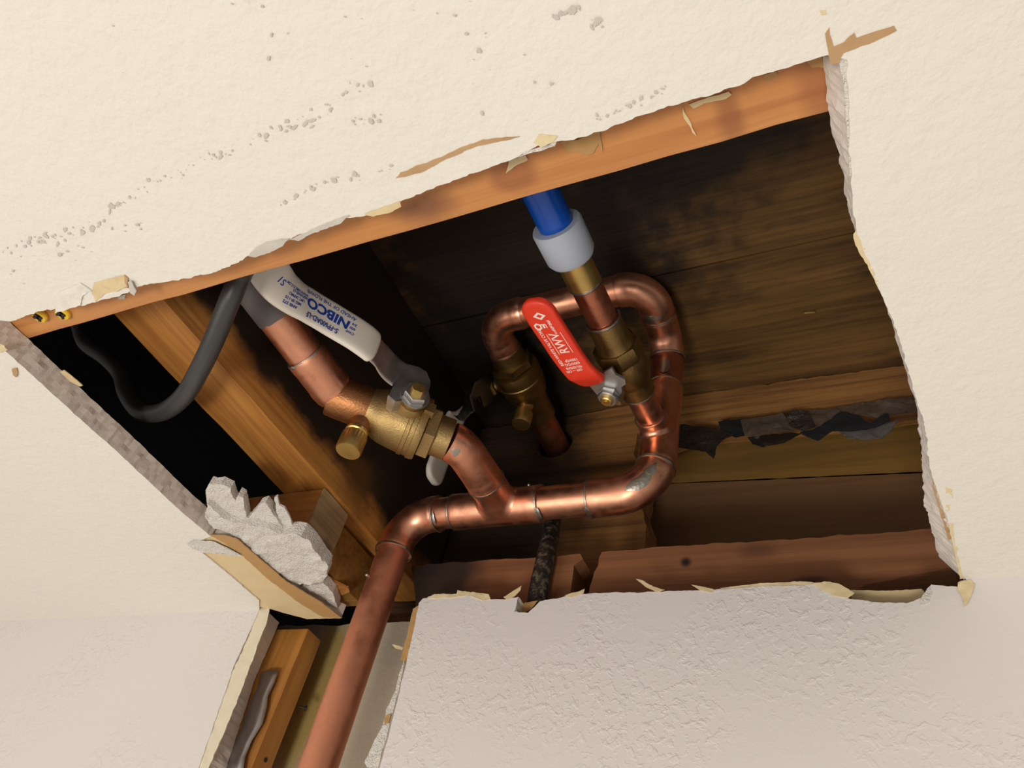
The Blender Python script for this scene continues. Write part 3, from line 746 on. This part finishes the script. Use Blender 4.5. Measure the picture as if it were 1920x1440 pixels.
tl('S-FP600AD-LF', 602, 603, .0060, .88, .00014); tl('AHEAD OF THE FLOW\u00ae', 620, 571, .0040, .92, .00005)
tl('S1', 529, 526, .0068, 1.0, .0001)
for k, (a, b) in enumerate(((563, 552), (557, 557), (551, 563), (546, 570))): tl(('NSF/ANSI 61', 'UPC IAPMO', 'MSS SP-110', 'ANSI 372')[k], a, b, .0030, .9, .0001)
tl('WWW.NIBCO.COM', 558, 542, .0028, .9, .00008)
for k, (a, b) in enumerate(((665, 609), (661, 616), (656, 623))): tl(('3/4', '600', 'CWP')[k], a, b, .0032, .9, .0001)
mb.build('lettering', M['blueink'], slv, smooth=False, fix=False)

# ------------------------------------------------------------------ right branch: small ball valve with red lever, blue tube
sR0 = redp.at(1188, 741); sR1 = redp.at(1116, 607)
pipe_part(redp, sB - .004, sR0 + .0002, .0110, 'pipe', M['copper'], pipes)
solder(redp, sB, .0122, pipes, 91, .001); solder(redp, sR0, .0122, pipes, 93, .0008)
rv = empty('ball_valve', redp.pos((sR0 + sR1) / 2), 'small brass ball valve with a short red lever', 'valve')
o0 = redp.pos(sR0); d0 = redp.dir(.1); L = sR1 - sR0; g = lambda lst: [(f * L, r) for f, r in lst]
mb = MB(); lathe(mb, o0, d0, g([(0, .0118), (.01, .0128), (.17, .0130), (.20, .0150), (.27, .0164), (.33, .0172), (.40, .0174), (.47, .0170), (.53, .0158)]), 40); mb.build('body', M['brassdark'], rv, angle=35)
mb = MB(); lathe(mb, o0, d0, g([(.50, .0172), (.52, .0182), (.66, .0182), (.68, .0172)]), 8, rot=.2)
lathe(mb, o0, d0, g([(.67, .0150), (.70, .0142), (.76, .0130), (.98, .0127), (1.0, .0120)]), 36); mb.build('end_cap', M['brassdark'], rv, angle=35)
# stem points at the floor and a little toward the slot side
nr = V((-.20, 0, -.98)); nr = (nr - d0 * nr.dot(d0)).normalized()
R0 = o0 + d0 * (.37 * L)
LR = R0 + nr * .027
# put the lever hub where the photograph has it
hub = ptp(1143, 738, LR, nr); 
mb = MB(); lathe(mb, hub, nr, [(-.018, .0095), (-.008, .0085), (-.007, .0070), (-.003, .0070)], 28); mb.build('stem_tower', M['brassdark'], rv, angle=35)
px_plate([(1104, 722), (1112, 708), (1130, 700), (1147, 690), (1154, 703), (1172, 712), (1173, 721), (1165, 726), (1166, 735), (1158, 750), (1146, 756), (1131, 755), (1125, 747)], hub, nr, .002, 'lever_plate', M['steel'], rv)
def rp_(px, py, off): return ptp(px, py, hub + nr * off, nr)
rb = Blade([rp_(1142, 730, 0), rp_(1124, 718, .001), rp_(1108, 711, .005), rp_(1094, 703, .0088), rp_(1083, 692, .0092), rp_(1063, 665, .0092), rp_(1045, 637, .0092), rp_(1027, 610, .0092), rp_(1013, 587, .0092), rp_(1003, 569, .0092), rp_(998, 560, .0092)], nr)
ca_ = rb.path.at(1116, 714)
mb = MB(); rb.sleeve(mb, ca_, rb.path.c[-1], lambda c: .0125, .0036, .0115, .010, ns=60, k=28); rs = mb.build('lever_sleeve', M['red'], rv, angle=60)
mb = MB(); hexnut(mb, hub, nr, .0002, .0056, .0082, .2, .0009); lathe(mb, hub, nr, [(.0056, .0072), (.0062, .0068)], 28); mb.build('lever_nut', M['steel'], rv, angle=35)
mb = MB(); lathe(mb, hub, nr, [(.004, .0046), (.0082, .0046), (.0090, .0038)], 20); lathe(mb, hub, nr, [(.0088, .002), (.0096, .002)], 12); mb.build('stem', M['brassbright'], rv, angle=35)
mb = MB(); lathe(mb, hub + d0 * -.0095 + V((.003, 0, 0)), nr, [(-.012, .0028), (.001, .0028)], 12); mb.build('stop_pin', M['brass'], rv, angle=35)
HR = .0036 + .00012; mb = MB()
def tr(txt, px, py, size, sq=1.0, bold=0.0, d=(1, 0)):
    c = rb.path.at(px, py); p, t, b, n = rb.fr(c); q = ptp(px, py, p + n * HR, n)
    text_on(rb, txt, c + (q - p).dot(t), (q - p).dot(b), size, d, HR, mb, sq, bold)
def rc(px, py):
    c = rb.path.at(px, py); p, t, b, n = rb.fr(c); q = ptp(px, py, p + n * HR, n); return c + (q - p).dot(t), (q - p).dot(b)
tr('RWV', 1050, 644, .0105, .8, .00012)
tr('RED-WHITE VALVE CORP', 1033, 652, .0036, .86, .00006)
for k, (a, b) in enumerate(((1071, 675), (1073, 682), (1076, 689), (1077, 695))): tr(('150WSP', '600WOG', 'FIG.5595AB', 'OFF \u2014 ON')[k], a, b, .0033 if k < 2 else .0029, .95, .00006, (0, 1))
tr('SUITABLE', 1032, 610, .0026, .9, .00004); tr('FOR LP GAS', 1036, 614, .0026, .9, .00004)
for (a, b) in ((1046, 651), (1053, 637)):   # bars beside the initials
    pass
def quad(c, wq, hl, hw):
    mb.add([rb.surf(c + i, wq + j, HR) for i, j in ((-hl, -hw), (hl, -hw), (hl, hw), (-hl, hw))], [[0, 1, 2, 3]])
cc, ww = rc(1050, 644)
quad(cc, ww + .0056, .0095, .00025); quad(cc, ww - .0056, .0095, .00025)
def ring_poly(c, wq, outer_, inner_):
    n = len(outer_); mb.add([rb.surf(c + a, wq + b, HR) for a, b in outer_] + [rb.surf(c + a, wq + b, HR) for a, b in inner_], [[i, (i + 1) % n, n + (i + 1) % n, n + i] for i in range(n)])
cc, ww = rc(1011, 593)
ring_poly(cc, ww, [(.0034, 0), (0, .0050), (-.0034, 0), (0, -.0050)], [(.0017, 0), (0, .0024), (-.0017, 0), (0, -.0024)])
cc, ww = rc(1009, 613)
hx = [(.0032 * math.cos(k * math.pi / 3), .0032 * math.sin(k * math.pi / 3)) for k in range(6)]
ring_poly(cc, ww, hx, [(a * .55, b * .55) for a, b in hx]); tr('UL', 1020, 611, .0046, .7, .0003, (0, 1))
mb.build('lettering', M['whiteink'], rs, smooth=False, fix=False)

px_ = empty('blue_water_tube', redp.pos(.30), 'blue plastic water tube with a milky ring and brass adapter on a copper stub', 'tube')
s1 = redp.at(1077, 540); s2 = redp.at(1055, 491); s3 = redp.at(1022, 431)
pipe_part(redp, sR1 - .0002, s1 + .002, .0110, 'copper_stub', M['copdark'], px_)
solder(redp, sR1 - .0006, .0118, px_, 12, .0016); solder(redp, s1 - .0005, .0112, px_, 15, .001)
mb = MB(); lathe(mb, redp.pos(s1), redp.dir(.1), [(0, .0112), (.0006, .0118), (s2 - s1 + .004, .0118)], 36); mb.build('brass_adapter', M['brassbright'], px_, angle=35)
mb = MB(); lathe(mb, redp.pos(s2), redp.dir(.1), [(0, .0135), (.0004, .0152), (.004, .0170), (s3 - s2 - .0015, .0172), (s3 - s2, .0164), (s3 - s2, .0120)], 40); mb.build('expansion_ring', M['ring'], px_, angle=40)
e3 = redp.pos(s3 - .004); dd = redp.dir(.1)
tp_ = spline([e3, e3 + dd * .03, e3 + dd * .06 + V((-.001, 0, .001)), e3 + dd * .12 + V((-.003, 0, .006)), e3 + dd * .22 + V((-.006, 0, .012))], 8)
mb = MB(); tube(mb, tp_, .0118, 32); mb.build('tube_length', M['pex'], px_, angle=50)

# ------------------------------------------------------------------ back valve on the upper run
bp = Path([V((xb, yb, CZ + zbk)), V((xb, YB + .06, CZ + zbk - .010))])
b0 = main.pos(eE[1]); bd = V((0, 1, -.03)).normalized(); 
bp = Path([b0, b0 + bd * .25])
q0 = 0.0; q1 = bp.at(1008, 780); LB = q1
bv = empty('ball_valve', bp.pos(LB / 2), 'shadowed brass ball valve at the back with its white lever hanging down', 'valve')
g = lambda lst: [(f * LB, r) for f, r in lst]
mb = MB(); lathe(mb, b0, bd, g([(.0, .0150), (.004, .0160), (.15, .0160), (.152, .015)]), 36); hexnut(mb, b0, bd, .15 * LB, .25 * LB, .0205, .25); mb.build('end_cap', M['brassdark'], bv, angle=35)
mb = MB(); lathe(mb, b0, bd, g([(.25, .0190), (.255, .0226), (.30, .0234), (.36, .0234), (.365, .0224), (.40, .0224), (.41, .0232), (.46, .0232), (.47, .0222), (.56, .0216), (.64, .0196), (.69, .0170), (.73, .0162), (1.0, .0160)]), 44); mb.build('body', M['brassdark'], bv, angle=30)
nb = V((-.93, 0, -.30)).normalized()
B0 = b0 + bd * (.40 * LB)
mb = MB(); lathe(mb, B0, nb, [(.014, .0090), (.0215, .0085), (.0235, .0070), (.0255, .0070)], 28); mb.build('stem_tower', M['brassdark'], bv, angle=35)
DB = b0 + bd * (.66 * LB)
mb = MB(); lathe(mb, DB, V((0, 0, -1)), [(.010, .0082), (.018, .0078), (.020, .0066), (.027, .0066)], 24); mb.build('drain_port', M['brassbright'], bv, angle=35)
mb = MB(); lathe(mb, DB, V((0, 0, -1)), [(.0255, .0085), (.0262, .0092), (.0400, .0092), (.0412, .0085)], 40); mb.build('drain_cap', M['brassbright'], bv, angle=35)
HB = B0 + nb * .026
mb = MB(); hexnut(mb, HB, nb, .0004, .0062, .0088, .2, .001); lathe(mb, HB, nb, [(.006, .0048), (.0105, .0048)], 18); mb.build('lever_nut', M['brassbright'], bv, angle=35)
def bq(px, py, off): return ptp(px, py, HB + nb * off, nb)
hb = HB + V((0, 0, 0))
nl = V((-1, 0, 0))
def bl_(px, py, off): return ptp(px, py, HB + nl * off, nl)
bb = Blade([hb + V((.001, .010, .012)), hb + V((-.001, 0, 0)), bl_(897, 742, .006), bl_(888, 752, .014), bl_(878, 762, .024), bl_(864, 772, .036), bl_(852, 788, .043), bl_(838, 824, .0445), bl_(824, 862, .0445), bl_(809, 904, .0445)], nl)
cw = bb.path.at(866, 771)
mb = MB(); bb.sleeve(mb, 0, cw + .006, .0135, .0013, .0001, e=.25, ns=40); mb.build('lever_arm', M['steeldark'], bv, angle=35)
mb = MB(); bb.sleeve(mb, cw, bb.path.c[-1], .0135, .0034, .0125, .004, ns=50); mb.build('lever_sleeve', M['white'], bv, angle=60)
mb = MB(); pts = bp.window(q1 - .0002, bp.c[-1] - .09); tube(mb, pts, RP * .98, 28)
tag(mb.build('copper_stub', M['copdark']), 'dark copper stub entering the bored hole in the rim joist', 'pipe')

# ------------------------------------------------------------------ cables
cp = [(466, 485, .0690), (452, 515, .0685), (432, 560, .058), (404, 630, .047), (376, 690, .040), (345, 742, .038), (305, 772, .042), (265, 772, .052), (238, 738, .072), (226, 700, .092), (198, 670, .110), (160, 642, .130), (146, 604, .150), (120, 560, .168), (60, 500, .18)]
mb = MB(); pts = spline([pt(a, b, 'z', z) for a, b, z in cp], 10); tube(mb, pts, .0066, 20)
tag(mb.build('black_cable', M['rubber'], angle=60), 'black cable sagging in a loop below the joist', 'cable')
tp2 = [(1050, 930, .050), (1036, 975, .045), (1031, 1010, .036), (1022, 1050, .0252), (1013, 1090, .0238), (1006, 1130, .0238), (1000, 1180, .0238)]
mb = MB(); pts = spline([pt(a, b, 'y', y) for a, b, y in tp2], 10); tube(mb, pts, [.0074 + .0003 * noise.noise(p * 400) for p in pts], 20)
tag(mb.build('wrapped_tube', M['foam'], angle=60), 'black crinkled tube hanging behind the copper run into the wall', 'tube')

# ------------------------------------------------------------------ broken plaster, torn paper, scraps
def sheet(px, ax, v, name, mat, parent, th=.0004, amp=.0008, step=.0025, seed=0, curl=None, freq=160, side=None):
    """a torn scrap: ragged outline at pixels on a plane, a crumpled face and a thin body behind it"""
    L = rough(P2(px, ax, v), step, step * .30, seed, True)
    if isinstance(px, tuple): L = list(px)
    lo = (min(p.x for p in L), min(p.y for p in L)); hi = (max(p.x for p in L), max(p.y for p in L)); ins = []
    def inside(q):
        r = False
        for a, b in zip(L, L[1:] + L[:1]):
            if (a.y > q.y) != (b.y > q.y) and q.x < (b.x - a.x) * (q.y - a.y) / (b.y - a.y) + a.x: r = not r
        return r
    st = max(step, (hi[0] - lo[0]) / 45, (hi[1] - lo[1]) / 45); rnd = random.Random(seed)
    y = lo[1]
    while y < hi[1]:
        x = lo[0]
        while x < hi[0]:
            q = V((x + rnd.uniform(-.3, .3) * st, y + rnd.uniform(-.3, .3) * st))
            if inside(q): ins.append(q)
            x += st
        y += st
    n = len(L); r = delaunay_2d_cdt([p.copy() for p in L] + ins, [(i, (i + 1) % n) for i in range(n)], [], 1, 1e-7); vv, tri = r[0], r[2]
    def P3(p, h):
        d = amp * (noise.noise(V((p.x * freq, p.y * freq, seed))) + .5 * noise.noise(V((p.x * freq * 3, p.y * freq * 3, seed + 3)))) if h == 0 else 0
        if curl: d += curl(p)
        return V((p.x, p.y, CZ + v + h + d)) if ax == 'z' else V((p.x, v + h + d, p.y))
    m_ = len(vv); mb = MB(); mb.add([P3(p, 0) for p in vv], tri); mb.add([P3(p, th) for p in vv], [list(t)[::-1] for t in tri])
    ed = {}
    for t in tri:
        for a, b in zip(t, list(t[1:]) + [t[0]]): ed[(a, b)] = 1
    fs = [[a, b, b + m_, a + m_] for a, b in ed if (b, a) not in ed]
    mb.v = mb.v[:2 * m_]; mb.f += fs; mb.m += [1 if side else 0] * len(fs)
    return mb.build(name, [mat, side] if side else mat, parent, angle=30)
# drywall left hanging between the cut and the wall: bare paper below, broken gypsum above
sheet([(396, 1006), (440, 1012), (470, 1042), (530, 1095), (585, 1132), (640, 1159), (576, 1161), (520, 1146), (489, 1138), (430, 1079), (353, 1023)], 'z', .0012, 'bare_paper_strip', M['kraft'], ceiling, .0120, .0002, .0025, 3, side=M['gyp'])
sheet([(392, 1003), (420, 1004), (446, 1012), (478, 1040), (536, 1090), (600, 1128), (641, 1159), (606, 1158), (560, 1130), (500, 1084), (452, 1040), (420, 1018)], 'z', .0006, 'tan_paper_layer', M['tan'], ceiling, .0006, .0002, .0025, 4)
sheet([(386, 918), (392, 907), (400, 910), (414, 908), (432, 917), (436, 932), (441, 940), (446, 928), (455, 934), (460, 958), (464, 978), (458, 984), (430, 978), (404, 964), (388, 946)], 'z', .0085, 'broken_plaster', M['gypw'], ceiling, .0070, .0016, .0018, 5, freq=110)
sheet([(462, 976), (474, 962), (487, 946), (498, 942), (506, 952), (514, 966), (522, 978), (536, 1000), (524, 1002), (500, 992), (470, 986)], 'z', .0090, 'broken_plaster', M['gypw'], ceiling, .0060, .0012, .0018, 25, freq=120)
sheet([(517, 948), (514, 934), (520, 930), (524, 948), (533, 952), (542, 968), (552, 994), (544, 1000), (530, 990), (522, 972)], 'z', .0110, 'broken_plaster', M['gypw'], ceiling, .0016, .0010, .0016, 26, freq=120)
sheet([(386, 948), (406, 962), (430, 976), (462, 982), (500, 990), (528, 1002), (552, 1000), (566, 1003), (576, 1012), (590, 1028), (604, 1050), (615, 1064), (613, 1080), (600, 1092), (580, 1094), (562, 1098), (540, 1094), (492, 1062), (452, 1022), (428, 1000), (400, 990), (384, 972)], 'z', .0032, 'broken_plaster', M['gypw'], ceiling, .0105, .0026, .0018, 27, freq=85)
sheet([(538, 1094), (562, 1100), (598, 1096), (606, 1092), (624, 1112), (633, 1138), (628, 1153), (606, 1142), (570, 1118)], 'z', .0065, 'broken_plaster', M['gypw'], ceiling, .008, .0015, .0022, 6, freq=90)
sheet([(350, 1020), (362, 1013), (400, 1016), (430, 1030), (452, 1042), (448, 1044), (410, 1038), (380, 1036), (362, 1030)], 'z', -.0008, 'torn_flap', M['gypw'], ceiling, .0005, .0005, .002, 7)
flap = lambda px, mat, seed, z=-.0006, nm='torn_paper', amp=.0006: sheet(px, 'z', z, nm, M[mat], ceiling, .0004, amp, .0016, seed)
flap([(100, 560), (112, 548), (150, 531), (172, 545), (154, 556), (151, 572), (128, 580), (104, 587)], 'ceil', 11, amp=.0010)
flap([(176, 531), (200, 524), (233, 516), (238, 538), (214, 546), (196, 552), (178, 567), (172, 549)], 'kraft', 12, amp=.0012)
flap([(233, 516), (240, 522), (240, 541), (234, 540)], 'brownpaper', 13)
flap([(239, 530), (246, 526), (256, 546), (252, 555), (244, 549)], 'chip', 14, -.0015)
flap([(466, 480), (478, 466), (500, 454), (542, 447), (530, 462), (500, 476), (478, 483)], 'chip', 15)
flap([(545, 449), (600, 424), (640, 408), (655, 404), (640, 418), (590, 436), (560, 452)], 'chip', 16)
flap([(683, 402), (720, 388), (750, 378), (752, 388), (735, 398), (700, 406)], 'kraft', 17)
flap([(742, 334), (750, 324), (775, 314), (800, 306), (840, 288), (880, 271), (905, 262), (940, 259), (974, 256), (940, 265), (905, 272), (870, 283), (830, 302), (790, 324), (762, 331)], 'brownpaper', 18, -.0003, 'paper_tear', .0003)
flap([(1000, 268), (1010, 252), (1045, 255), (1036, 267), (1015, 276)], 'paper', 19, -.0004, 'paper_tear', .0005)
flap([(952, 292), (975, 284), (1000, 280), (1028, 272), (1046, 262), (1040, 274), (1010, 284), (985, 290), (960, 300)], 'gypw', 20, .0004, amp=.0008)
flap([(1547, 64), (1555, 52), (1560, 76), (1563, 88), (1582, 80), (1602, 62), (1606, 72), (1640, 60), (1676, 49), (1682, 58), (1652, 72), (1604, 92), (1582, 100), (1574, 118), (1558, 120), (1552, 92)], 'brownpaper', 21, -.0003, 'paper_tear', .0003)
flap([(1537, 20), (1548, 20), (1550, 27), (1540, 28)], 'paper', 22, -.0003, 'paper_tear', .0003)
flap([(1570, 104), (1588, 104), (1590, 150), (1594, 220), (1598, 330), (1592, 330), (1588, 250), (1582, 160)], 'gypw', 23, .0006, 'gypsum_lip', .0006)
flap([(1606, 432), (1600, 440), (1604, 460), (1622, 492), (1650, 546), (1654, 544), (1630, 486), (1616, 452)], 'paper', 24, .0002)
flap([(1772, 912), (1786, 918), (1788, 936), (1780, 948), (1790, 1000), (1800, 1040), (1808, 1084), (1800, 1086), (1788, 1030), (1774, 960)], 'paper', 25, .0002)
flap([(1748, 890), (1756, 900), (1768, 960), (1784, 1010), (1778, 1012), (1762, 960), (1750, 920)], 'brownpaper', 26, .0022)
flap([(22, 692), (31, 690), (33, 700), (30, 708), (25, 704)], 'brownpaper', 27, -.0008)
flap([(112, 697), (120, 694), (140, 710), (155, 723), (150, 724), (130, 715)], 'kraft', 28, .012)
flap([(0, 645), (8, 648), (14, 657), (0, 662)], 'paper', 29, -.0008)
wflap = lambda px, mat, seed, y=-.0005, amp=.0006, nm='torn_paper', st=.0016: sheet(px, 'y', y, nm, M[mat], wall, .0004, amp, st, seed)
wflap([(1522, 1094), (1545, 1090), (1572, 1094), (1590, 1104), (1602, 1112), (1590, 1121), (1562, 1116), (1540, 1106)], 'paper', 41)
wflap([(1596, 1106), (1660, 1108), (1728, 1104), (1738, 1118), (1700, 1133), (1640, 1131), (1596, 1124)], 'kraft', 42, .0115, .0003)
wflap([(1728, 1120), (1738, 1104), (1744, 1098), (1748, 1112), (1742, 1128), (1726, 1134)], 'gypw', 43)
wflap([(1192, 1085), (1204, 1088), (1222, 1098), (1246, 1106), (1232, 1110), (1210, 1100)], 'kraft', 44, -.0010)
wflap([(1296, 1096), (1318, 1100), (1340, 1105), (1336, 1110), (1312, 1106)], 'kraft', 45, -.0008)
wflap([(944, 1120), (962, 1108), (978, 1098), (976, 1106), (964, 1118), (950, 1124)], 'kraft', 46, -.0008)
wflap([(970, 1147), (984, 1130), (1008, 1126), (996, 1142), (982, 1150)], 'tan', 47, .0100)
wflap([(796, 1122), (815, 1114), (856, 1113), (858, 1107), (900, 1112), (916, 1114), (920, 1124), (905, 1126), (880, 1116), (850, 1120), (815, 1122)], 'paper', 48, -.0004, .001)
wflap([(1058, 1116), (1080, 1110), (1096, 1104), (1094, 1112), (1070, 1120)], 'kraft', 49, -.0005)
wflap([(1350, 1102), (1420, 1094), (1500, 1090), (1526, 1092), (1524, 1100), (1440, 1102), (1360, 1107)], 'paper', 50, .0004)
wflap([(774, 1142), (786, 1134), (779, 1170), (768, 1214), (760, 1244), (751, 1236), (762, 1196)], 'tan', 51, .0040, .0005, 'torn_edge')
wflap([(758, 1238), (752, 1276), (740, 1322), (722, 1390), (708, 1442), (690, 1444), (684, 1430), (700, 1392), (718, 1360), (724, 1330), (742, 1292), (748, 1262)], 'gypw', 52, .0030, .0008, 'torn_edge')
wflap([(724, 1340), (733, 1338), (729, 1356), (720, 1356)], 'tan', 53, .0018)
wflap([(735, 1208), (744, 1210), (756, 1214), (754, 1219), (742, 1216)], 'kraft', 54, .0040)
wflap([(486, 1139), (497, 1135), (505, 1141), (501, 1165), (485, 1205), (454, 1290), (422, 1370), (390, 1442), (368, 1442), (396, 1360), (436, 1260), (468, 1190)], 'cream', 55, .0006, .0008, 'torn_edge')
wflap([(1796, 1092), (1820, 1085), (1828, 1096), (1822, 1112), (1815, 1130), (1808, 1136), (1804, 1118), (1796, 1106)], 'paper', 56, -.0012, .0012)
sc = lambda px, mat, seed, z=.0160: sheet(px, 'z', z, 'paper_scrap', M[mat], bpy.data.objects['furring_strip'], .0004, .0003, .0016, seed)
sc([(1050, 266), (1085, 262), (1112, 247), (1124, 246), (1130, 286), (1122, 270), (1112, 288), (1100, 291), (1086, 285), (1064, 284)], 'tan', 61)
sc([(1512, 116), (1540, 107), (1554, 122), (1548, 128), (1522, 127)], 'tan', 62)
sc([(1292, 196), (1320, 186), (1366, 172), (1372, 178), (1360, 186), (1320, 194), (1300, 204)], 'kraft', 63)
sc([(1430, 142), (1456, 134), (1458, 142), (1440, 152)], 'tan', 64)
sc([(1280, 200), (1286, 215), (1296, 232), (1306, 256), (1298, 248), (1288, 230), (1280, 214)], 'kraft', 65)
sc([(955, 300), (985, 292), (990, 300), (965, 312), (948, 326), (952, 312)], 'kraft', 66)
sc([(220, 556), (236, 552), (234, 560), (222, 562)], 'chip', 68)
# chipped paint along the old scratches
mb = MB(); rnd = random.Random(5)
def chips(path, n, spread, big):
    P = Path([V((a, b, 0)) for a, b in path], 2.0)
    for _ in range(n):
        q = P.pos(rnd.random() * P.c[-1]); x = q.x + rnd.gauss(0, spread); y = q.y + rnd.gauss(0, spread)
        r = rnd.uniform(.3, 1) ** 2 * big; k = rnd.randint(5, 8); an = rnd.random() * 6; st = rnd.uniform(.4, 1)
        ring = []
        for i in range(k):
            a = i * 2 * math.pi / k; rr = r * rnd.uniform(.55, 1.2); u_, v_ = rr * math.cos(a), rr * st * math.sin(a)
            ring.append(pt(x + u_ * math.cos(an) - v_ * math.sin(an), y + u_ * math.sin(an) + v_ * math.cos(an), 'z', -.0002 - .0000015 * len(mb.f)))
        mb.add(ring, [list(range(k))])
chips([(5, 470), (60, 455), (120, 440), (170, 428), (220, 385), (290, 340), (380, 300), (450, 275)], 90, 5, 7)
chips([(450, 275), (530, 240), (575, 228), (640, 180), (700, 155)], 40, 9, 9)
chips([(520, 385), (560, 360), (620, 340), (740, 315)], 34, 3, 6)
chips([(1035, 38), (1060, 22), (1085, 16)], 16, 3, 9); chips([(1100, 44), (1130, 42), (1124, 32)], 12, 4, 8)
chips([(1110, 226), (1180, 200), (1240, 172), (1262, 154)], 34, 3, 6); chips([(20, 500), (160, 470), (260, 430)], 22, 14, 5)
chips([(650, 230), (720, 220)], 12, 8, 7); chips([(830, 30), (1000, 190), (1080, 150)], 16, 40, 6); chips([(100, 20), (500, 90), (760, 60)], 14, 50, 5)
o = mb.build('paint_chips', M['chip'], ceiling, smooth=False, fix=False); o['kind'] = 'stuff'
# splinters on the plate end
pe = bpy.data.objects['wall_plate_end']
for k, px in enumerate(([(600, 1076), (612, 1082), (640, 1098), (652, 1104), (640, 1108), (622, 1100), (606, 1090)], [(630, 1108), (652, 1102), (656, 1110), (640, 1116)], [(622, 1104), (629, 1108), (632, 1136), (625, 1138)])):
    sheet(px, 'z', .0150, 'splinter', M['block'], pe, .002, .0006, .002, 70 + k)
# torn tar paper under the broken rim joist
tpx = empty('tar_paper', pt(1480, 800, 'y', .10), 'torn black tar paper hanging in shreds under the broken rim joist', 'paper')
def tar(px, seed, mat, y, amp=.003):
    sheet(px, 'y', y, 'shred', M[mat], tpx, .0006, amp, .003, seed, freq=70)
tar([(1270, 796), (1320, 800), (1352, 804), (1378, 815), (1358, 822), (1344, 836), (1338, 860), (1322, 846), (1296, 842), (1270, 838)], 81, 'tar', .098)
tar([(1346, 790), (1392, 784), (1398, 816), (1380, 820), (1352, 806)], 82, 'felt', .099)
tar([(1388, 786), (1430, 782), (1472, 776), (1490, 806), (1440, 813), (1396, 817)], 83, 'tarbrown', .096)
tar([(1468, 774), (1516, 770), (1528, 800), (1506, 808), (1484, 800)], 84, 'tarshine', .094, .005)
tar([(1510, 770), (1572, 764), (1580, 778), (1540, 802), (1524, 800)], 85, 'tarbrown', .098)
tar([(1500, 812), (1538, 800), (1574, 772), (1610, 778), (1632, 794), (1664, 774), (1668, 788), (1640, 802), (1600, 808), (1560, 808), (1534, 826), (1512, 818)], 86, 'felt', .096)
tar([(1560, 764), (1640, 752), (1730, 742), (1738, 766), (1690, 776), (1640, 782), (1600, 776)], 87, 'tarbrown', .099)
tar([(1574, 810), (1622, 800), (1684, 788), (1672, 804), (1654, 820), (1622, 824), (1588, 819)], 88, 'greyfelt', .104)
tar([(1402, 820), (1480, 810), (1504, 812), (1470, 830), (1430, 837), (1410, 832)], 89, 'tar', .104)
# yellow caps with a black cross, at the left end of the wooden strip
for k, (a, b) in enumerate(((76, 590), (119, 585))):
    c_ = pt(a, b, 'z', .0160); e = empty('fastener_cap', c_, ('yellow plastic fastener cap with a black cross nearest the corner of the hole', 'yellow plastic fastener cap with a black cross, farther from the corner of the hole')[k], 'fastener', 'yellow caps on the wooden strip')
    mb = MB(); d_ = V((0, 0, -1)); lathe(mb, c_, d_, [(-.0004, .0045), (.0012, .0048), (.0022, .0042), (.0026, .0028), (.0020, .0022), (.0014, .0020)], 20); mb.build('cap', M['yellow'], e)
    mb = MB(); u_ = V((.9, .3, 0)).normalized(); v_ = V((-u_.y, u_.x, 0))
    for A_, B_ in ((u_, v_), (v_, u_)):
        mb.add([c_ + A_ * i * .0030 + B_ * j * .0007 + d_ * h for h in (.0012, .0031) for j in (-1, 1) for i in (-1, 1)], [[0, 1, 3, 2], [4, 6, 7, 5], [0, 4, 5, 1], [1, 5, 7, 3], [3, 7, 6, 2], [2, 6, 4, 0]])
    mb.build('cross', M['black'], e, smooth=False)

st_ = pt(1517, 582, 'z', ZS); mb = MB(); tube(mb, [st_ + V((-.004, 0, 0)), st_ + V((-.004, 0, -.0025)), st_ + V((.004, .001, -.0025)), st_ + V((.004, .001, 0))], .0011, 8); mb.build('staple', M['brassbright'], flo)
